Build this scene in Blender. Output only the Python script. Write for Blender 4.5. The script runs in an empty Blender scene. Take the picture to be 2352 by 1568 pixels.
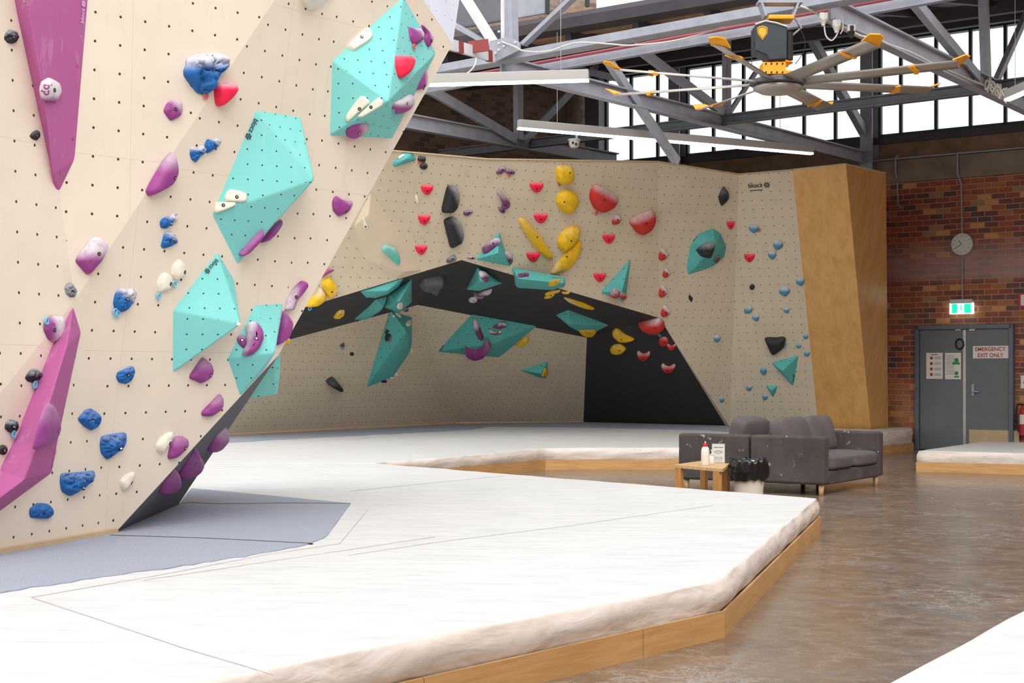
import bpy, math, random
from mathutils import Vector, Matrix, noise
from mathutils.bvhtree import BVHTree
random.seed(7)
V3 = Vector
SC = bpy.context.scene
COL = SC.collection
F = 3500.0; CX = 1176.0; HY = 855.0; EYE = 1.35
CAM = V3((0, 0, EYE))

# ---------------------------------------------------------------- geometry helpers
def pt(px, py, Y): return V3(((px-CX)*Y/F, Y, EYE+(HY-py)*Y/F))
def rayd(px, py): return V3(((px-CX)/F, 1.0, (HY-py)/F))
def flo(px, py, z=0.0):
    Y = (EYE-z)*F/(py-HY); return pt(px, py, Y)
def on_plane(px, py, p0, n):
    d = rayd(px, py); t = (p0-CAM).dot(n)/d.dot(n); return CAM+d*t
def proj(p):
    return (CX+F*p.x/p.y, HY-F*(p.z-EYE)/p.y)

def tag(o, label=None, cat=None, group=None, kind=None):
    if label: o['label'] = label
    if cat: o['category'] = cat
    if group: o['group'] = group
    if kind: o['kind'] = kind
    return o
def empty(name, loc=(0, 0, 0), rz=0.0, parent=None):
    o = bpy.data.objects.new(name, None); COL.objects.link(o)
    o.location = loc; o.rotation_euler = (0, 0, rz); o.empty_display_size = .1
    if parent: o.parent = parent
    return o
def mk(name, V, Fc, m, parent=None, origin=None, smooth=False, local=False, uv=False, attr=None, mats=None, fm=None):
    """V in world coordinates unless local; the mesh is stored relative to its origin / its parent's origin."""
    me = bpy.data.meshes.new(name)
    V = [V3(v) for v in V]
    if not local:
        if parent is not None:
            o0 = V3(parent.location)
            if parent.parent: o0 = o0 + V3(parent.parent.location)
        else:
            if origin is None:
                n = max(1, len(V)); c = sum(V, V3())/n
                origin = V3((c.x, c.y, min(v.z for v in V)))
            o0 = V3(origin)
        V = [v-o0 for v in V]
    me.from_pydata([tuple(v) for v in V], [], [tuple(f) for f in Fc])
    for mm in (mats or [m]): me.materials.append(mm)
    if fm:
        for p, i in zip(me.polygons, fm): p.material_index = i
    if smooth:
        for p in me.polygons: p.use_smooth = True
    if uv: plane_uv(me)
    if attr:
        for k, vals in attr.items():
            a = me.attributes.new(k, 'FLOAT', 'POINT')
            a.data.foreach_set('value', vals)
    me.validate(); me.update()
    o = bpy.data.objects.new(name, me); COL.objects.link(o)
    if parent is not None: o.parent = parent
    elif not local: o.location = o0
    return o
def plane_uv(me):
    uvl = me.uv_layers.new(name='UVMap')
    for p in me.polygons:
        n = p.normal
        r = V3((-n.y, n.x, 0))
        if r.length < 1e-4: r = V3((1, 0, 0))
        r.normalize(); u = n.cross(r)
        for li in p.loop_indices:
            co = me.vertices[me.loops[li].vertex_index].co
            uvl.data[li].uv = (co.dot(r), co.dot(u))
def boxv(c, e1, e2, e3, a, b, d):
    """box centred c with half sizes a,b,d along unit axes"""
    V = []
    for s3 in (-1, 1):
        for s1, s2 in ((-1, -1), (1, -1), (1, 1), (-1, 1)):
            V.append(V3(c)+e1*(a*s1)+e2*(b*s2)+e3*(d*s3))
    Fc = [(0, 3, 2, 1), (4, 5, 6, 7), (0, 1, 5, 4), (1, 2, 6, 5), (2, 3, 7, 6), (3, 0, 4, 7)]
    return V, Fc
X3, Y3, Z3 = V3((1, 0, 0)), V3((0, 1, 0)), V3((0, 0, 1))
class MB:
    def __init__(s): s.V = []; s.F = []; s.M = []
    def add(s, V, Fc, mi=0):
        b = len(s.V); s.V += [V3(v) for v in V]; s.F += [tuple(i+b for i in f) for f in Fc]; s.M += [mi]*len(Fc); return s
    def box(s, c, dims, e=None, mi=0):
        e = e or (X3, Y3, Z3); V, Fc = boxv(V3(c), e[0], e[1], e[2], dims[0]/2, dims[1]/2, dims[2]/2); return s.add(V, Fc, mi)
    def bar(s, p0, p1, w, h, mi=0, up=Z3):
        p0, p1 = V3(p0), V3(p1); d = (p1-p0); L = d.length; d.normalize()
        sd = d.cross(up)
        if sd.length < 1e-3: sd = d.cross(X3)
        sd.normalize(); u = sd.cross(d).normalized()
        V, Fc = boxv((p0+p1)/2, d, sd, u, L/2, w/2, h/2); return s.add(V, Fc, mi)
    def tube(s, pts, r, n=8, mi=0, caps=True):
        pts = [V3(p) for p in pts]; rs = r if isinstance(r, (list, tuple)) else [r]*len(pts)
        base = len(s.V); ref = None
        for i, p in enumerate(pts):
            d = (pts[min(i+1, len(pts)-1)]-pts[max(i-1, 0)])
            if d.length < 1e-9: d = Z3.copy()
            d.normalize()
            if ref is None:
                ref = d.cross(Z3)
                if ref.length < 1e-2: ref = d.cross(X3)
            a = (ref-d*ref.dot(d)).normalized(); b = d.cross(a); ref = a
            for k in range(n):
                t = 2*math.pi*k/n; s.V.append(p+(a*math.cos(t)+b*math.sin(t))*rs[i])
        for i in range(len(pts)-1):
            for k in range(n):
                s.F.append((base+i*n+k, base+i*n+(k+1) % n, base+(i+1)*n+(k+1) % n, base+(i+1)*n+k)); s.M.append(mi)
        if caps:
            s.F.append(tuple(base+k for k in reversed(range(n)))); s.M.append(mi)
            s.F.append(tuple(base+(len(pts)-1)*n+k for k in range(n))); s.M.append(mi)
        return s
    def lathe(s, c, prof, n=24, ax=Z3, mi=0):
        ax = V3(ax).normalized(); a = ax.cross(Y3)
        if a.length < 1e-2: a = ax.cross(X3)
        a.normalize(); b = ax.cross(a); base = len(s.V)
        for r, h in prof:
            for k in range(n):
                t = 2*math.pi*k/n; s.V.append(V3(c)+ax*h+(a*math.cos(t)+b*math.sin(t))*r)
        for i in range(len(prof)-1):
            for k in range(n):
                s.F.append((base+i*n+k, base+i*n+(k+1) % n, base+(i+1)*n+(k+1) % n, base+(i+1)*n+k)); s.M.append(mi)
        s.F.append(tuple(base+k for k in reversed(range(n)))); s.M.append(mi)
        s.F.append(tuple(base+(len(prof)-1)*n+k for k in range(n))); s.M.append(mi)
        return s
    def build(s, name, m, parent=None, **k):
        mats = m if isinstance(m, list) else [m]
        return mk(name, s.V, s.F, None, parent, mats=mats, fm=s.M, **k)
def bev(o, w, seg=2, ang=40):
    md = o.modifiers.new('bevel', 'BEVEL'); md.width = w; md.segments = seg; md.limit_method = 'ANGLE'; md.angle_limit = math.radians(ang)
    for p in o.data.polygons: p.use_smooth = True
    try:
        wn = o.modifiers.new('wn', 'WEIGHTED_NORMAL'); wn.keep_sharp = True
    except Exception: pass
    return o
def curve_pts(P, n=8):
    """Catmull-Rom through points"""
    P = [V3(p) for p in P]; out = []
    for i in range(len(P)-1):
        p0 = P[max(i-1, 0)]; p1 = P[i]; p2 = P[i+1]; p3 = P[min(i+2, len(P)-1)]
        for k in range(n):
            t = k/n
            out.append(.5*((2*p1)+(p2-p0)*t+(2*p0-5*p1+4*p2-p3)*t*t+(3*p1-p0-3*p2+p3)*t**3))
    out.append(P[-1]); return out

# ---------------------------------------------------------------- materials
def s2l(c):
    return tuple(((x/12.92) if x <= .04045 else ((x+.055)/1.055)**2.4) for x in c)
def rgb(r, g, b): return s2l((r/255, g/255, b/255))+(1,)
class NT:
    def __init__(s, name):
        s.m = bpy.data.materials.new(name); s.m.use_nodes = True; s.t = s.m.node_tree
        s.t.nodes.clear(); s.out = s.n('ShaderNodeOutputMaterial'); s.b = s.n('ShaderNodeBsdfPrincipled')
        s.l(s.b.outputs[0], s.out.inputs[0])
    def n(s, ty, **k):
        q = s.t.nodes.new(ty)
        for a, v in k.items(): setattr(q, a, v)
        return q
    def l(s, a, b): s.t.links.new(a, b)
    def setb(s, **k):
        for a, v in k.items(): s.b.inputs[a.replace('_', ' ')].default_value = v
    def math(s, op, a, b=None, clamp=False):
        q = s.n('ShaderNodeMath', operation=op, use_clamp=clamp)
        for i, x in enumerate((a, b)):
            if x is None: continue
            if hasattr(x, 'is_output') or isinstance(x, bpy.types.NodeSocket): s.l(x, q.inputs[i])
            else: q.inputs[i].default_value = x
        return q.outputs[0]
    def vmath(s, op, a, b=None):
        q = s.n('ShaderNodeVectorMath', operation=op)
        for i, x in enumerate((a, b)):
            if x is None: continue
            if isinstance(x, bpy.types.NodeSocket): s.l(x, q.inputs[i])
            else: q.inputs[i].default_value = x
        return q.outputs['Value' if op in ('LENGTH', 'DOT_PRODUCT', 'DISTANCE') else 'Vector']
    def noise(s, vec, scale, detail=4, rough=.55, dist=0.0):
        q = s.n('ShaderNodeTexNoise'); q.inputs['Scale'].default_value = scale; q.inputs['Detail'].default_value = detail
        q.inputs['Roughness'].default_value = rough; q.inputs['Distortion'].default_value = dist
        if vec is not None: s.l(vec, q.inputs['Vector'])
        return q.outputs[0]
    def ramp(s, fac, stops, interp='LINEAR'):
        q = s.n('ShaderNodeValToRGB'); q.color_ramp.interpolation = interp; e = q.color_ramp.elements
        while len(e) < len(stops): e.new(.5)
        for el, (p, c) in zip(e, stops):
            el.position = p; el.color = c if len(c) == 4 else tuple(c)+(1,)
        s.l(fac, q.inputs[0]); return q.outputs[0]
    def mix(s, fac, a, b, mode='MIX'):
        q = s.n('ShaderNodeMix', data_type='RGBA', blend_type=mode)
        for sock, x in ((q.inputs[0], fac), (q.inputs[6], a), (q.inputs[7], b)):
            if isinstance(x, bpy.types.NodeSocket): s.l(x, sock)
            else: sock.default_value = x
        return q.outputs[2]
    def obj(s): return s.n('ShaderNodeTexCoord').outputs['Object']
    def uv(s): return s.n('ShaderNodeTexCoord').outputs['UV']
    def geo(s): return s.n('ShaderNodeNewGeometry').outputs['Position']
    def bump(s, h, strength=.3, dist=.01):
        q = s.n('ShaderNodeBump'); q.inputs['Strength'].default_value = strength; q.inputs['Distance'].default_value = dist
        s.l(h, q.inputs['Height']); s.l(q.outputs[0], s.b.inputs['Normal'])
def plain(name, col, rough=.6, metal=0.0, var=.08, vs=6.0, bump=0.0, spec=.5):
    t = NT(name); t.setb(Roughness=rough, Metallic=metal); t.b.inputs['Specular IOR Level'].default_value = spec
    if var:
        nz = t.noise(t.obj(), vs, 4)
        a = tuple(min(1, c*(1+var)) for c in col[:3])+(1,); b = tuple(c*(1-var) for c in col[:3])+(1,)
        c = t.ramp(nz, [(.3, b), (.7, a)]); t.l(c, t.b.inputs['Base Color'])
        if bump: t.bump(nz, bump, .004)
    else: t.setb(Base_Color=col)
    return t.m
def emis(name, col, strength):
    t = NT(name); t.setb(Base_Color=col, Emission_Color=col, Emission_Strength=strength, Roughness=.4); return t.m
def dots_mask(t, vec, pitch, r, stagger=False):
    sv = t.vmath('SCALE', vec); sv.node.inputs['Scale'].default_value = 1/pitch
    fr = t.vmath('FRACTION', sv); c = t.vmath('SUBTRACT', fr, (.5, .5, 0))
    sep = t.n('ShaderNodeSeparateXYZ'); t.l(c, sep.inputs[0]); cb = t.n('ShaderNodeCombineXYZ')
    t.l(sep.outputs[0], cb.inputs[0]); t.l(sep.outputs[1], cb.inputs[1])
    ln = t.vmath('LENGTH', cb.outputs[0])
    return t.math('LESS_THAN', ln, r/pitch)
def panelmat(name, col, rough=.75, pitch=.17, r=.0075, var=.05, dirt=.25, dirtcol=None, bump=.05, seams=0.0):
    t = NT(name); t.setb(Roughness=rough); uv = t.uv(); ob = t.obj()
    a = tuple(min(1, c*(1+var)) for c in col[:3])+(1,); b = tuple(c*(1-var) for c in col[:3])+(1,)
    nz = t.noise(ob, 1.6, 5); c = t.ramp(nz, [(.3, b), (.7, a)])
    if dirt:
        mp = t.n('ShaderNodeMapping'); mp.inputs['Scale'].default_value = (3, 3, 1.2); t.l(ob, mp.inputs[0])
        d = t.noise(mp.outputs[0], 2.2, 8, .7, 1.0); dm = t.ramp(d, [(.55, (0, 0, 0)), (.78, (1, 1, 1))])
        dm = t.math('MULTIPLY', dm, dirt); c = t.mix(dm, c, dirtcol or tuple(x*.45 for x in col[:3])+(1,))
    if pitch:
        m1 = dots_mask(t, uv, pitch, r); c = t.mix(m1, c, rgb(62, 48, 36))
        sp = t.noise(uv, 38, 2); spm = t.ramp(sp, [(.775, (0, 0, 0)), (.79, (1, 1, 1))]); c = t.mix(t.math('MULTIPLY', spm, .5), c, rgb(170, 135, 95))
    if seams:
        s = t.n('ShaderNodeTexBrick'); s.offset = 0; s.inputs['Scale'].default_value = 1; s.inputs['Brick Width'].default_value = 1.22*seams
        s.inputs['Row Height'].default_value = 2.44*seams/2; s.inputs['Mortar Size'].default_value = .0018; s.inputs['Mortar Smooth'].default_value = 0
        t.l(uv, s.inputs['Vector']); c = t.mix(t.math('MULTIPLY', s.outputs['Fac'], .35), c, tuple(x*.5 for x in col[:3])+(1,))
    t.l(c, t.b.inputs['Base Color'])
    if bump: t.bump(t.noise(ob, 160, 3), bump, .002)
    return t.m
def holdmat(name, col, rough=.62, chalkcol=None, rocky=0.0):
    t = NT(name); t.setb(Roughness=rough); ob = t.obj()
    a = tuple(min(1, c*1.12) for c in col[:3])+(1,); b = tuple(c*.82 for c in col[:3])+(1,)
    nz = t.noise(ob, 14, 5); c = t.ramp(nz, [(.3, b), (.7, a)])
    at = t.n('ShaderNodeAttribute', attribute_name='chalk')
    d = t.noise(ob, 22, 7, .75); f = t.math('MULTIPLY', at.outputs['Fac'], t.math('SUBTRACT', t.math('MULTIPLY', d, 2.6), .35, clamp=True), clamp=True)
    c = t.mix(f, c, chalkcol or rgb(214, 208, 212)); t.l(c, t.b.inputs['Base Color'])
    t.bump(t.noise(ob, 70 if not rocky else 26, 5, .65), .12 if not rocky else .35, .003 if not rocky else .01)
    return t.m
M = {}
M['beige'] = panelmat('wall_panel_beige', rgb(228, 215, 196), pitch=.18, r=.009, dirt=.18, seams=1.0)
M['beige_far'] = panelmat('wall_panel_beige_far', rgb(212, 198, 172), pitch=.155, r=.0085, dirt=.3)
M['black_panel'] = panelmat('wall_panel_black', rgb(48, 48, 49), pitch=0, dirt=.12, dirtcol=rgb(105, 105, 105), rough=.6)
M['slate_panel'] = panelmat('wall_panel_slate', rgb(88, 92, 98), pitch=0, dirt=.15, dirtcol=rgb(150, 150, 155))
M['pale_panel'] = panelmat('wall_panel_pale_grey', rgb(200, 203, 215), pitch=.17, r=.006, dirt=.3, dirtcol=rgb(235, 235, 240))
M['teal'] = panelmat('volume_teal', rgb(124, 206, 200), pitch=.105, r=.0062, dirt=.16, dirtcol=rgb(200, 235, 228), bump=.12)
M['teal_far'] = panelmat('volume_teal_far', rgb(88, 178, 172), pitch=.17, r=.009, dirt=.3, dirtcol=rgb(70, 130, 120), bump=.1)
M['purplevol'] = panelmat('volume_purple', rgb(176, 90, 146), pitch=0, dirt=.4, dirtcol=rgb(220, 190, 210), bump=.15)
M['beigevol'] = panelmat('volume_beige', rgb(214, 198, 172), pitch=0, dirt=.25)
HC = {'blue': rgb(14, 102, 176), 'purple': rgb(152, 62, 138), 'darkpurple': rgb(112, 62, 106), 'red': rgb(200, 48, 38), 'pink': rgb(250, 22, 72),
      'teal': rgb(92, 188, 172), 'yellow': rgb(236, 188, 14), 'black': rgb(34, 35, 39), 'white': rgb(238, 230, 212), 'sky': rgb(72, 148, 178), 'grey': rgb(90, 90, 94), 'violet': rgb(92, 66, 120)}
for k, c in HC.items():
    M['h_'+k] = holdmat('hold_'+k, c, rocky=1 if k in ('blue', 'black', 'grey') else 0, chalkcol=rgb(150, 152, 156) if k in ('black', 'grey') else (rgb(190, 186, 180) if k == 'white' else None))
def plymat(name, base, dark, gloss=.45, scale=1.0, along='Z'):
    t = NT(name); t.setb(Roughness=gloss); ob = t.obj(); mp = t.n('ShaderNodeMapping')
    mp.inputs['Scale'].default_value = (6*scale, 6*scale, .8*scale) if along == 'Z' else (1.2*scale, 1.2*scale, 14*scale); t.l(ob, mp.inputs[0])
    n1 = t.noise(mp.outputs[0], 2.2, 7, .65, .4); n2 = t.noise(ob, 1.1, 3)
    c = t.ramp(n1, [(.25, dark), (.6, base)]); c = t.mix(t.math('MULTIPLY', n2, .45), c, dark)
    sp = t.noise(mp.outputs[0], 6, 4, .8); c = t.mix(t.math('MULTIPLY', t.ramp(sp, [(.68, (0, 0, 0)), (.74, (1, 1, 1))]), .45), c, tuple(x*.35 for x in dark[:3])+(1,))
    t.l(c, t.b.inputs['Base Color']); return t.m
M['ply'] = plymat('plywood_varnished', rgb(226, 176, 108), rgb(198, 144, 80), .36, .5)
M['kerb'] = plymat('plywood_kerb', rgb(204, 160, 104), rgb(172, 126, 74), .5, 1.0, 'X')
M['plyedge'] = plain('plywood_edge', rgb(196, 172, 134), .7)
M['tabletop'] = plymat('table_plywood', rgb(214, 178, 132), rgb(176, 132, 84), .5, 2)
M['tableleg'] = plymat('table_leg_wood', rgb(200, 146, 78), rgb(160, 106, 50), .5, 2)
# white vinyl
t = NT('mat_vinyl_white'); t.setb(Roughness=.55); g = t.geo(); mp = t.n('ShaderNodeMapping'); mp.inputs['Scale'].default_value = (1, 5, 1); mp.inputs['Rotation'].default_value = (0, 0, .15); t.l(g, mp.inputs[0])
n1 = t.noise(mp.outputs[0], 2.5, 9, .72, .4); c = t.ramp(n1, [(.3, rgb(188, 187, 185)), (.6, rgb(208, 207, 205))])
n2 = t.noise(mp.outputs[0], 7, 10, .8, 2.5); c = t.mix(t.math('MULTIPLY', t.ramp(n2, [(.63, (0, 0, 0)), (.7, (1, 1, 1))]), .22), c, rgb(150, 150, 150))
t.l(c, t.b.inputs['Base Color']); t.bump(t.noise(mp.outputs[0], 3, 5), .25, .02); M['vinyl'] = t.m
t = NT('mat_side_canvas'); t.setb(Roughness=.6); g = t.geo(); mp = t.n('ShaderNodeMapping'); mp.inputs['Scale'].default_value = (1, 1, 3); t.l(g, mp.inputs[0])
n1 = t.noise(mp.outputs[0], 3.0, 7, .62, .9); c = t.ramp(n1, [(.3, rgb(200, 187, 174)), (.6, rgb(219, 209, 199))]); t.l(c, t.b.inputs['Base Color'])
t.bump(t.noise(mp.outputs[0], 2.2, 3, .5, .8), .5, .04); M['canvas'] = t.m
t = NT('carpet_grey'); t.setb(Roughness=.95); g = t.geo(); n1 = t.noise(g, 90, 4, .8); n2 = t.noise(g, 1.6, 4)
c = t.ramp(n1, [(.3, rgb(134, 138, 150)), (.7, rgb(166, 170, 184))]); c = t.mix(t.math('MULTIPLY', n2, .35), c, rgb(130, 134, 146)); t.l(c, t.b.inputs['Base Color']); t.bump(n1, .3, .004); M['carpet'] = t.m
M['seamgrey'] = plain('vinyl_seam', rgb(172, 164, 160), .8, var=0)
M['seam'] = plain('carpet_seam', rgb(52, 54, 56), .9, var=0)
# floor
t = NT('polished_concrete'); g = t.geo(); mp = t.n('ShaderNodeMapping'); mp.inputs['Scale'].default_value = (1, 1, 1); mp.inputs['Rotation'].default_value = (0, 0, .5); t.l(g, mp.inputs[0]); v = mp.outputs[0]
n1 = t.noise(v, 1.3, 9, .68, .2); c = t.ramp(n1, [(.28, rgb(74, 64, 56)), (.42, rgb(108, 90, 74)), (.52, rgb(124, 106, 88)), (.62, rgb(106, 97, 92)), (.75, rgb(136, 110, 78))])
n2 = t.noise(v, 6, 12, .8, .3); c = t.mix(.4, c, t.ramp(n2, [(.3, rgb(78, 70, 62)), (.5, rgb(112, 98, 86)), (.62, rgb(138, 126, 114)), (.72, rgb(172, 166, 160))]))
w = t.noise(v, 2.2, 12, .78, .3); wm = t.ramp(w, [(.48, (0, 0, 0)), (.5, (1, 1, 1)), (.52, (0, 0, 0))]); w2 = t.noise(v, .6, 3); wm = t.math('MULTIPLY', wm, t.ramp(w2, [(.45, (0, 0, 0)), (.65, (1, 1, 1))])); c = t.mix(t.math('MULTIPLY', wm, .5), c, rgb(196, 194, 196))
p = t.noise(v, 3.2, 9, .75, .3); pm = t.ramp(p, [(.64, (0, 0, 0)), (.68, (1, 1, 1))]); c = t.mix(t.math('MULTIPLY', pm, .55), c, rgb(196, 192, 192))
t.l(c, t.b.inputs['Base Color']); rr = t.ramp(n2, [(.3, (.12, .12, .12)), (.7, (.32, .32, .32))]); t.l(rr, t.b.inputs['Roughness']); t.bump(n2, .06, .01); M['floor'] = t.m
# bricks
def brickmat(name, stops, mortar, band=False, dark=1.0):
    t = NT(name); t.setb(Roughness=.85); uv = t.uv(); b = t.n('ShaderNodeTexBrick')
    b.inputs['Scale'].default_value = 1; b.inputs['Brick Width'].default_value = .243; b.inputs['Row Height'].default_value = .0955; b.inputs['Mortar Size'].default_value = .008
    b.inputs['Mortar Smooth'].default_value = .3; b.inputs['Color1'].default_value = (0, 0, 0, 1); b.inputs['Color2'].default_value = (1, 1, 1, 1); b.inputs['Mortar'].default_value = (.5, .5, .5, 1)
    t.l(uv, b.inputs['Vector']); nz = t.noise(uv, 26, 6, .7)
    c = t.ramp(b.outputs['Color'], stops, 'CONSTANT'); c = t.mix(t.math('MULTIPLY', nz, .2), c, rgb(90, 70, 60))
    big = t.noise(uv, .9, 4); sep = t.n('ShaderNodeSeparateXYZ'); t.l(t.geo(), sep.inputs[0]); z = sep.outputs[2]
    if band:
        low = t.math('MULTIPLY', t.ramp(t.math('DIVIDE', z, 6.0), [(.35, (1, 1, 1)), (.5, (0, 0, 0))]), t.ramp(big, [(.4, (0, 0, 0)), (.6, (1, 1, 1))])); c = t.mix(t.math('MULTIPLY', low, .5), c, rgb(186, 130, 84))
    c = t.mix(b.outputs['Fac'], c, mortar)
    if band:
        bm = t.ramp(t.math('DIVIDE', z, 6.0), [(.482, (0, 0, 0)), (.505, (1, 1, 1)), (.545, (1, 1, 1)), (.62, (0, 0, 0))]); c = t.mix(t.math('MULTIPLY', bm, .72), c, rgb(176, 150, 142))
    t.l(c, t.b.inputs['Base Color']); t.bump(t.math('SUBTRACT', 1.0, b.outputs['Fac']), .5, .008); return t.m
M['brick'] = brickmat('brick_red', [(0, rgb(150, 76, 58)), (.2, rgb(130, 70, 62)), (.38, rgb(166, 88, 60)), (.55, rgb(116, 72, 66)), (.68, rgb(176, 108, 68)), (.8, rgb(94, 72, 66)), (.88, rgb(214, 150, 92)), (.95, rgb(160, 126, 94))], rgb(170, 144, 114), band=True)
M['brick_dark'] = brickmat('brick_brown', [(0, rgb(138, 112, 92)), (.3, rgb(122, 98, 80)), (.55, rgb(148, 122, 102)), (.8, rgb(108, 88, 74))], rgb(140, 118, 100))
M['concrete'] = plain('concrete_beam', rgb(132, 117, 100), .9, var=.25, vs=2.2)
M['plaster'] = plain('old_render_brown', rgb(128, 104, 80), .9, var=.25, vs=3)
M['steel'] = plain('steel_grey_paint', rgb(156, 158, 168), .45, var=.12, vs=5, bump=.1)
M['steel_dark'] = plain('steel_dark_paint', rgb(92, 92, 98), .5, var=.15, vs=4)
M['steel_white'] = plain('steel_white_worn', rgb(210, 210, 215), .5, var=.1)
M['red_paint'] = plain('red_oxide_paint', rgb(140, 56, 52), .6)
M['pipe_red'] = plain('red_pipe', rgb(150, 70, 74), .5)
M['gutter'] = plain('dark_gutter', rgb(64, 58, 64), .6, var=.25, vs=2)
M['deck'] = plain('roof_underside_dark', rgb(112, 108, 128), .8, var=.3, vs=1.5)
M['slat'] = plain('roof_batten_wood', rgb(150, 118, 88), .8, var=.25, vs=5)
M['mullion'] = plain('mullion_dark', rgb(44, 48, 50), .5, var=.1)
M['white_gloss'] = plain('white_enamel', rgb(208, 206, 202), .35, var=0)
M['lamp_body'] = plain('lamp_housing_grey', rgb(172, 170, 164), .4, var=0)
M['whitevol'] = plain('white_block', rgb(236, 230, 222), .6, var=.03)
M['led'] = emis('led_tube', (1, .97, .88, 1), 5.0)
M['orange'] = plain('orange_plastic', rgb(244, 166, 22), .45, var=.05)
M['alu'] = plain('aluminium_blade', rgb(182, 176, 166), .4, .35, var=.06)
M['housing'] = plain('fan_housing_dark', rgb(38, 48, 54), .4, var=.06)
M['chrome'] = plain('bolt_steel', rgb(190, 190, 192), .25, .9, var=0)
M['hole'] = plain('bolt_recess', rgb(26, 20, 24), .8, var=0)
M['cable'] = plain('white_cable', rgb(214, 210, 200), .5, var=0)
M['doorgrey'] = plain('door_grey_paint', rgb(104, 110, 112), .5, var=.06)
M['doorframe'] = plain('door_frame_blue_grey', rgb(94, 104, 114), .45, var=.05)
M['signwhite'] = plain('sign_white', rgb(226, 222, 214), .5, var=0)
M['signred'] = plain('sign_red', rgb(176, 44, 40), .5, var=0)
M['signgreen'] = plain('sign_green', rgb(30, 140, 70), .5, var=0)
M['ink'] = plain('black_ink', rgb(28, 34, 34), .6, var=0)
M['inkgrey'] = plain('grey_ink', rgb(120, 122, 124), .6, var=0)
M['inkwhite'] = plain('white_ink', rgb(224, 196, 216), .6, var=0)
M['rust'] = plain('rubber_black', rgb(24, 24, 26), .5, var=0)
t = NT('sofa_fabric'); t.setb(Roughness=.95); ob = t.obj(); n1 = t.noise(ob, 3, 5); c = t.ramp(n1, [(.3, rgb(62, 55, 53)), (.7, rgb(82, 74, 72))])
at = t.n('ShaderNodeAttribute', attribute_name='stain'); sp = t.noise(ob, 13, 4, .6); sm = t.math('MULTIPLY', t.ramp(sp, [(.655, (0, 0, 0)), (.68, (1, 1, 1))]), .5); c = t.mix(sm, c, rgb(190, 184, 184))
t.l(c, t.b.inputs['Base Color']); t.bump(t.noise(ob, 240, 3), .3, .002); M['sofa'] = t.m
M['sofacush'] = plain('sofa_cushion_fabric', rgb(92, 83, 84), .95, var=.12, vs=4, bump=.2)
M['legwood'] = plain('beech_leg', rgb(216, 178, 130), .5, var=.06)
M['bag'] = plain('black_bin_bag', rgb(22, 22, 24), .22, var=0)
M['bucket'] = plain('white_bucket', rgb(216, 208, 196), .45, var=.03)
M['bottle'] = plain('translucent_bottle', rgb(222, 218, 204), .35, var=.03)
M['capred'] = plain('red_cap', rgb(214, 30, 40), .4, var=0)
M['tag_red'] = plain('red_route_tag', rgb(222, 92, 88), .5, var=0)
M['tag_blue'] = plain('blue_route_tag', rgb(110, 192, 226), .5, var=0)
M['exitgreen'] = emis('exit_sign_green', (.0, .62, .34, 1), 1.4)
M['exitwhite'] = emis('exit_sign_white', (.85, 1, .95, 1), 2.6)
M['clockface'] = plain('clock_face', rgb(216, 218, 206), .4, var=0)
M['dial'] = plain('clock_hands_teal', rgb(70, 120, 116), .5, var=0)
# window glass: thin pane, mostly clear
t = NT('window_glass'); t.t.nodes.remove(t.b); tr = t.n('ShaderNodeBsdfTransparent'); gl = t.n('ShaderNodeBsdfGlossy'); gl.inputs['Roughness'].default_value = .05; mx = t.n('ShaderNodeMixShader'); mx.inputs[0].default_value = .05
t.l(tr.outputs[0], mx.inputs[1]); t.l(gl.outputs[0], mx.inputs[2]); t.l(mx.outputs[0], t.out.inputs[0]); M['glass'] = t.m
# ================================================================ camera, world, light
cam = bpy.data.cameras.new('camera'); co = bpy.data.objects.new('camera', cam); COL.objects.link(co)
co.location = CAM; co.rotation_euler = (math.pi/2, 0, 0); cam.sensor_width = 36; cam.lens = 36*F/2352; cam.shift_y = (HY-784)/2352; cam.clip_end = 200
SC.camera = co
W = bpy.data.worlds.new('overcast_sky'); SC.world = W; W.use_nodes = True; wt = W.node_tree; wt.nodes.clear()
wo = wt.nodes.new('ShaderNodeOutputWorld'); bg = wt.nodes.new('ShaderNodeBackground'); bg.inputs[0].default_value = (.93, .96, 1, 1); bg.inputs[1].default_value = 1.62
wt.links.new(bg.outputs[0], wo.inputs[0])
su = bpy.data.lights.new('sun', 'SUN'); su.energy = 2.7; su.angle = math.radians(60); su.color = (1, .97, .93); so = bpy.data.objects.new('sun', su); COL.objects.link(so)
so.rotation_euler = V3((.05, -.68, .74)).to_track_quat('Z', 'Y').to_euler()
SC.view_settings.view_transform = 'Standard'; SC.view_settings.look = 'None'; SC.view_settings.gamma = 1; SC.view_settings.use_curve_mapping = False
SC.view_settings.exposure = 0.0
SC.cycles.use_denoising = True; SC.cycles.max_bounces = 5; SC.cycles.diffuse_bounces = 4; SC.cycles.glossy_bounces = 3; SC.cycles.transmission_bounces = 4; SC.cycles.transparent_max_bounces = 6

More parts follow.
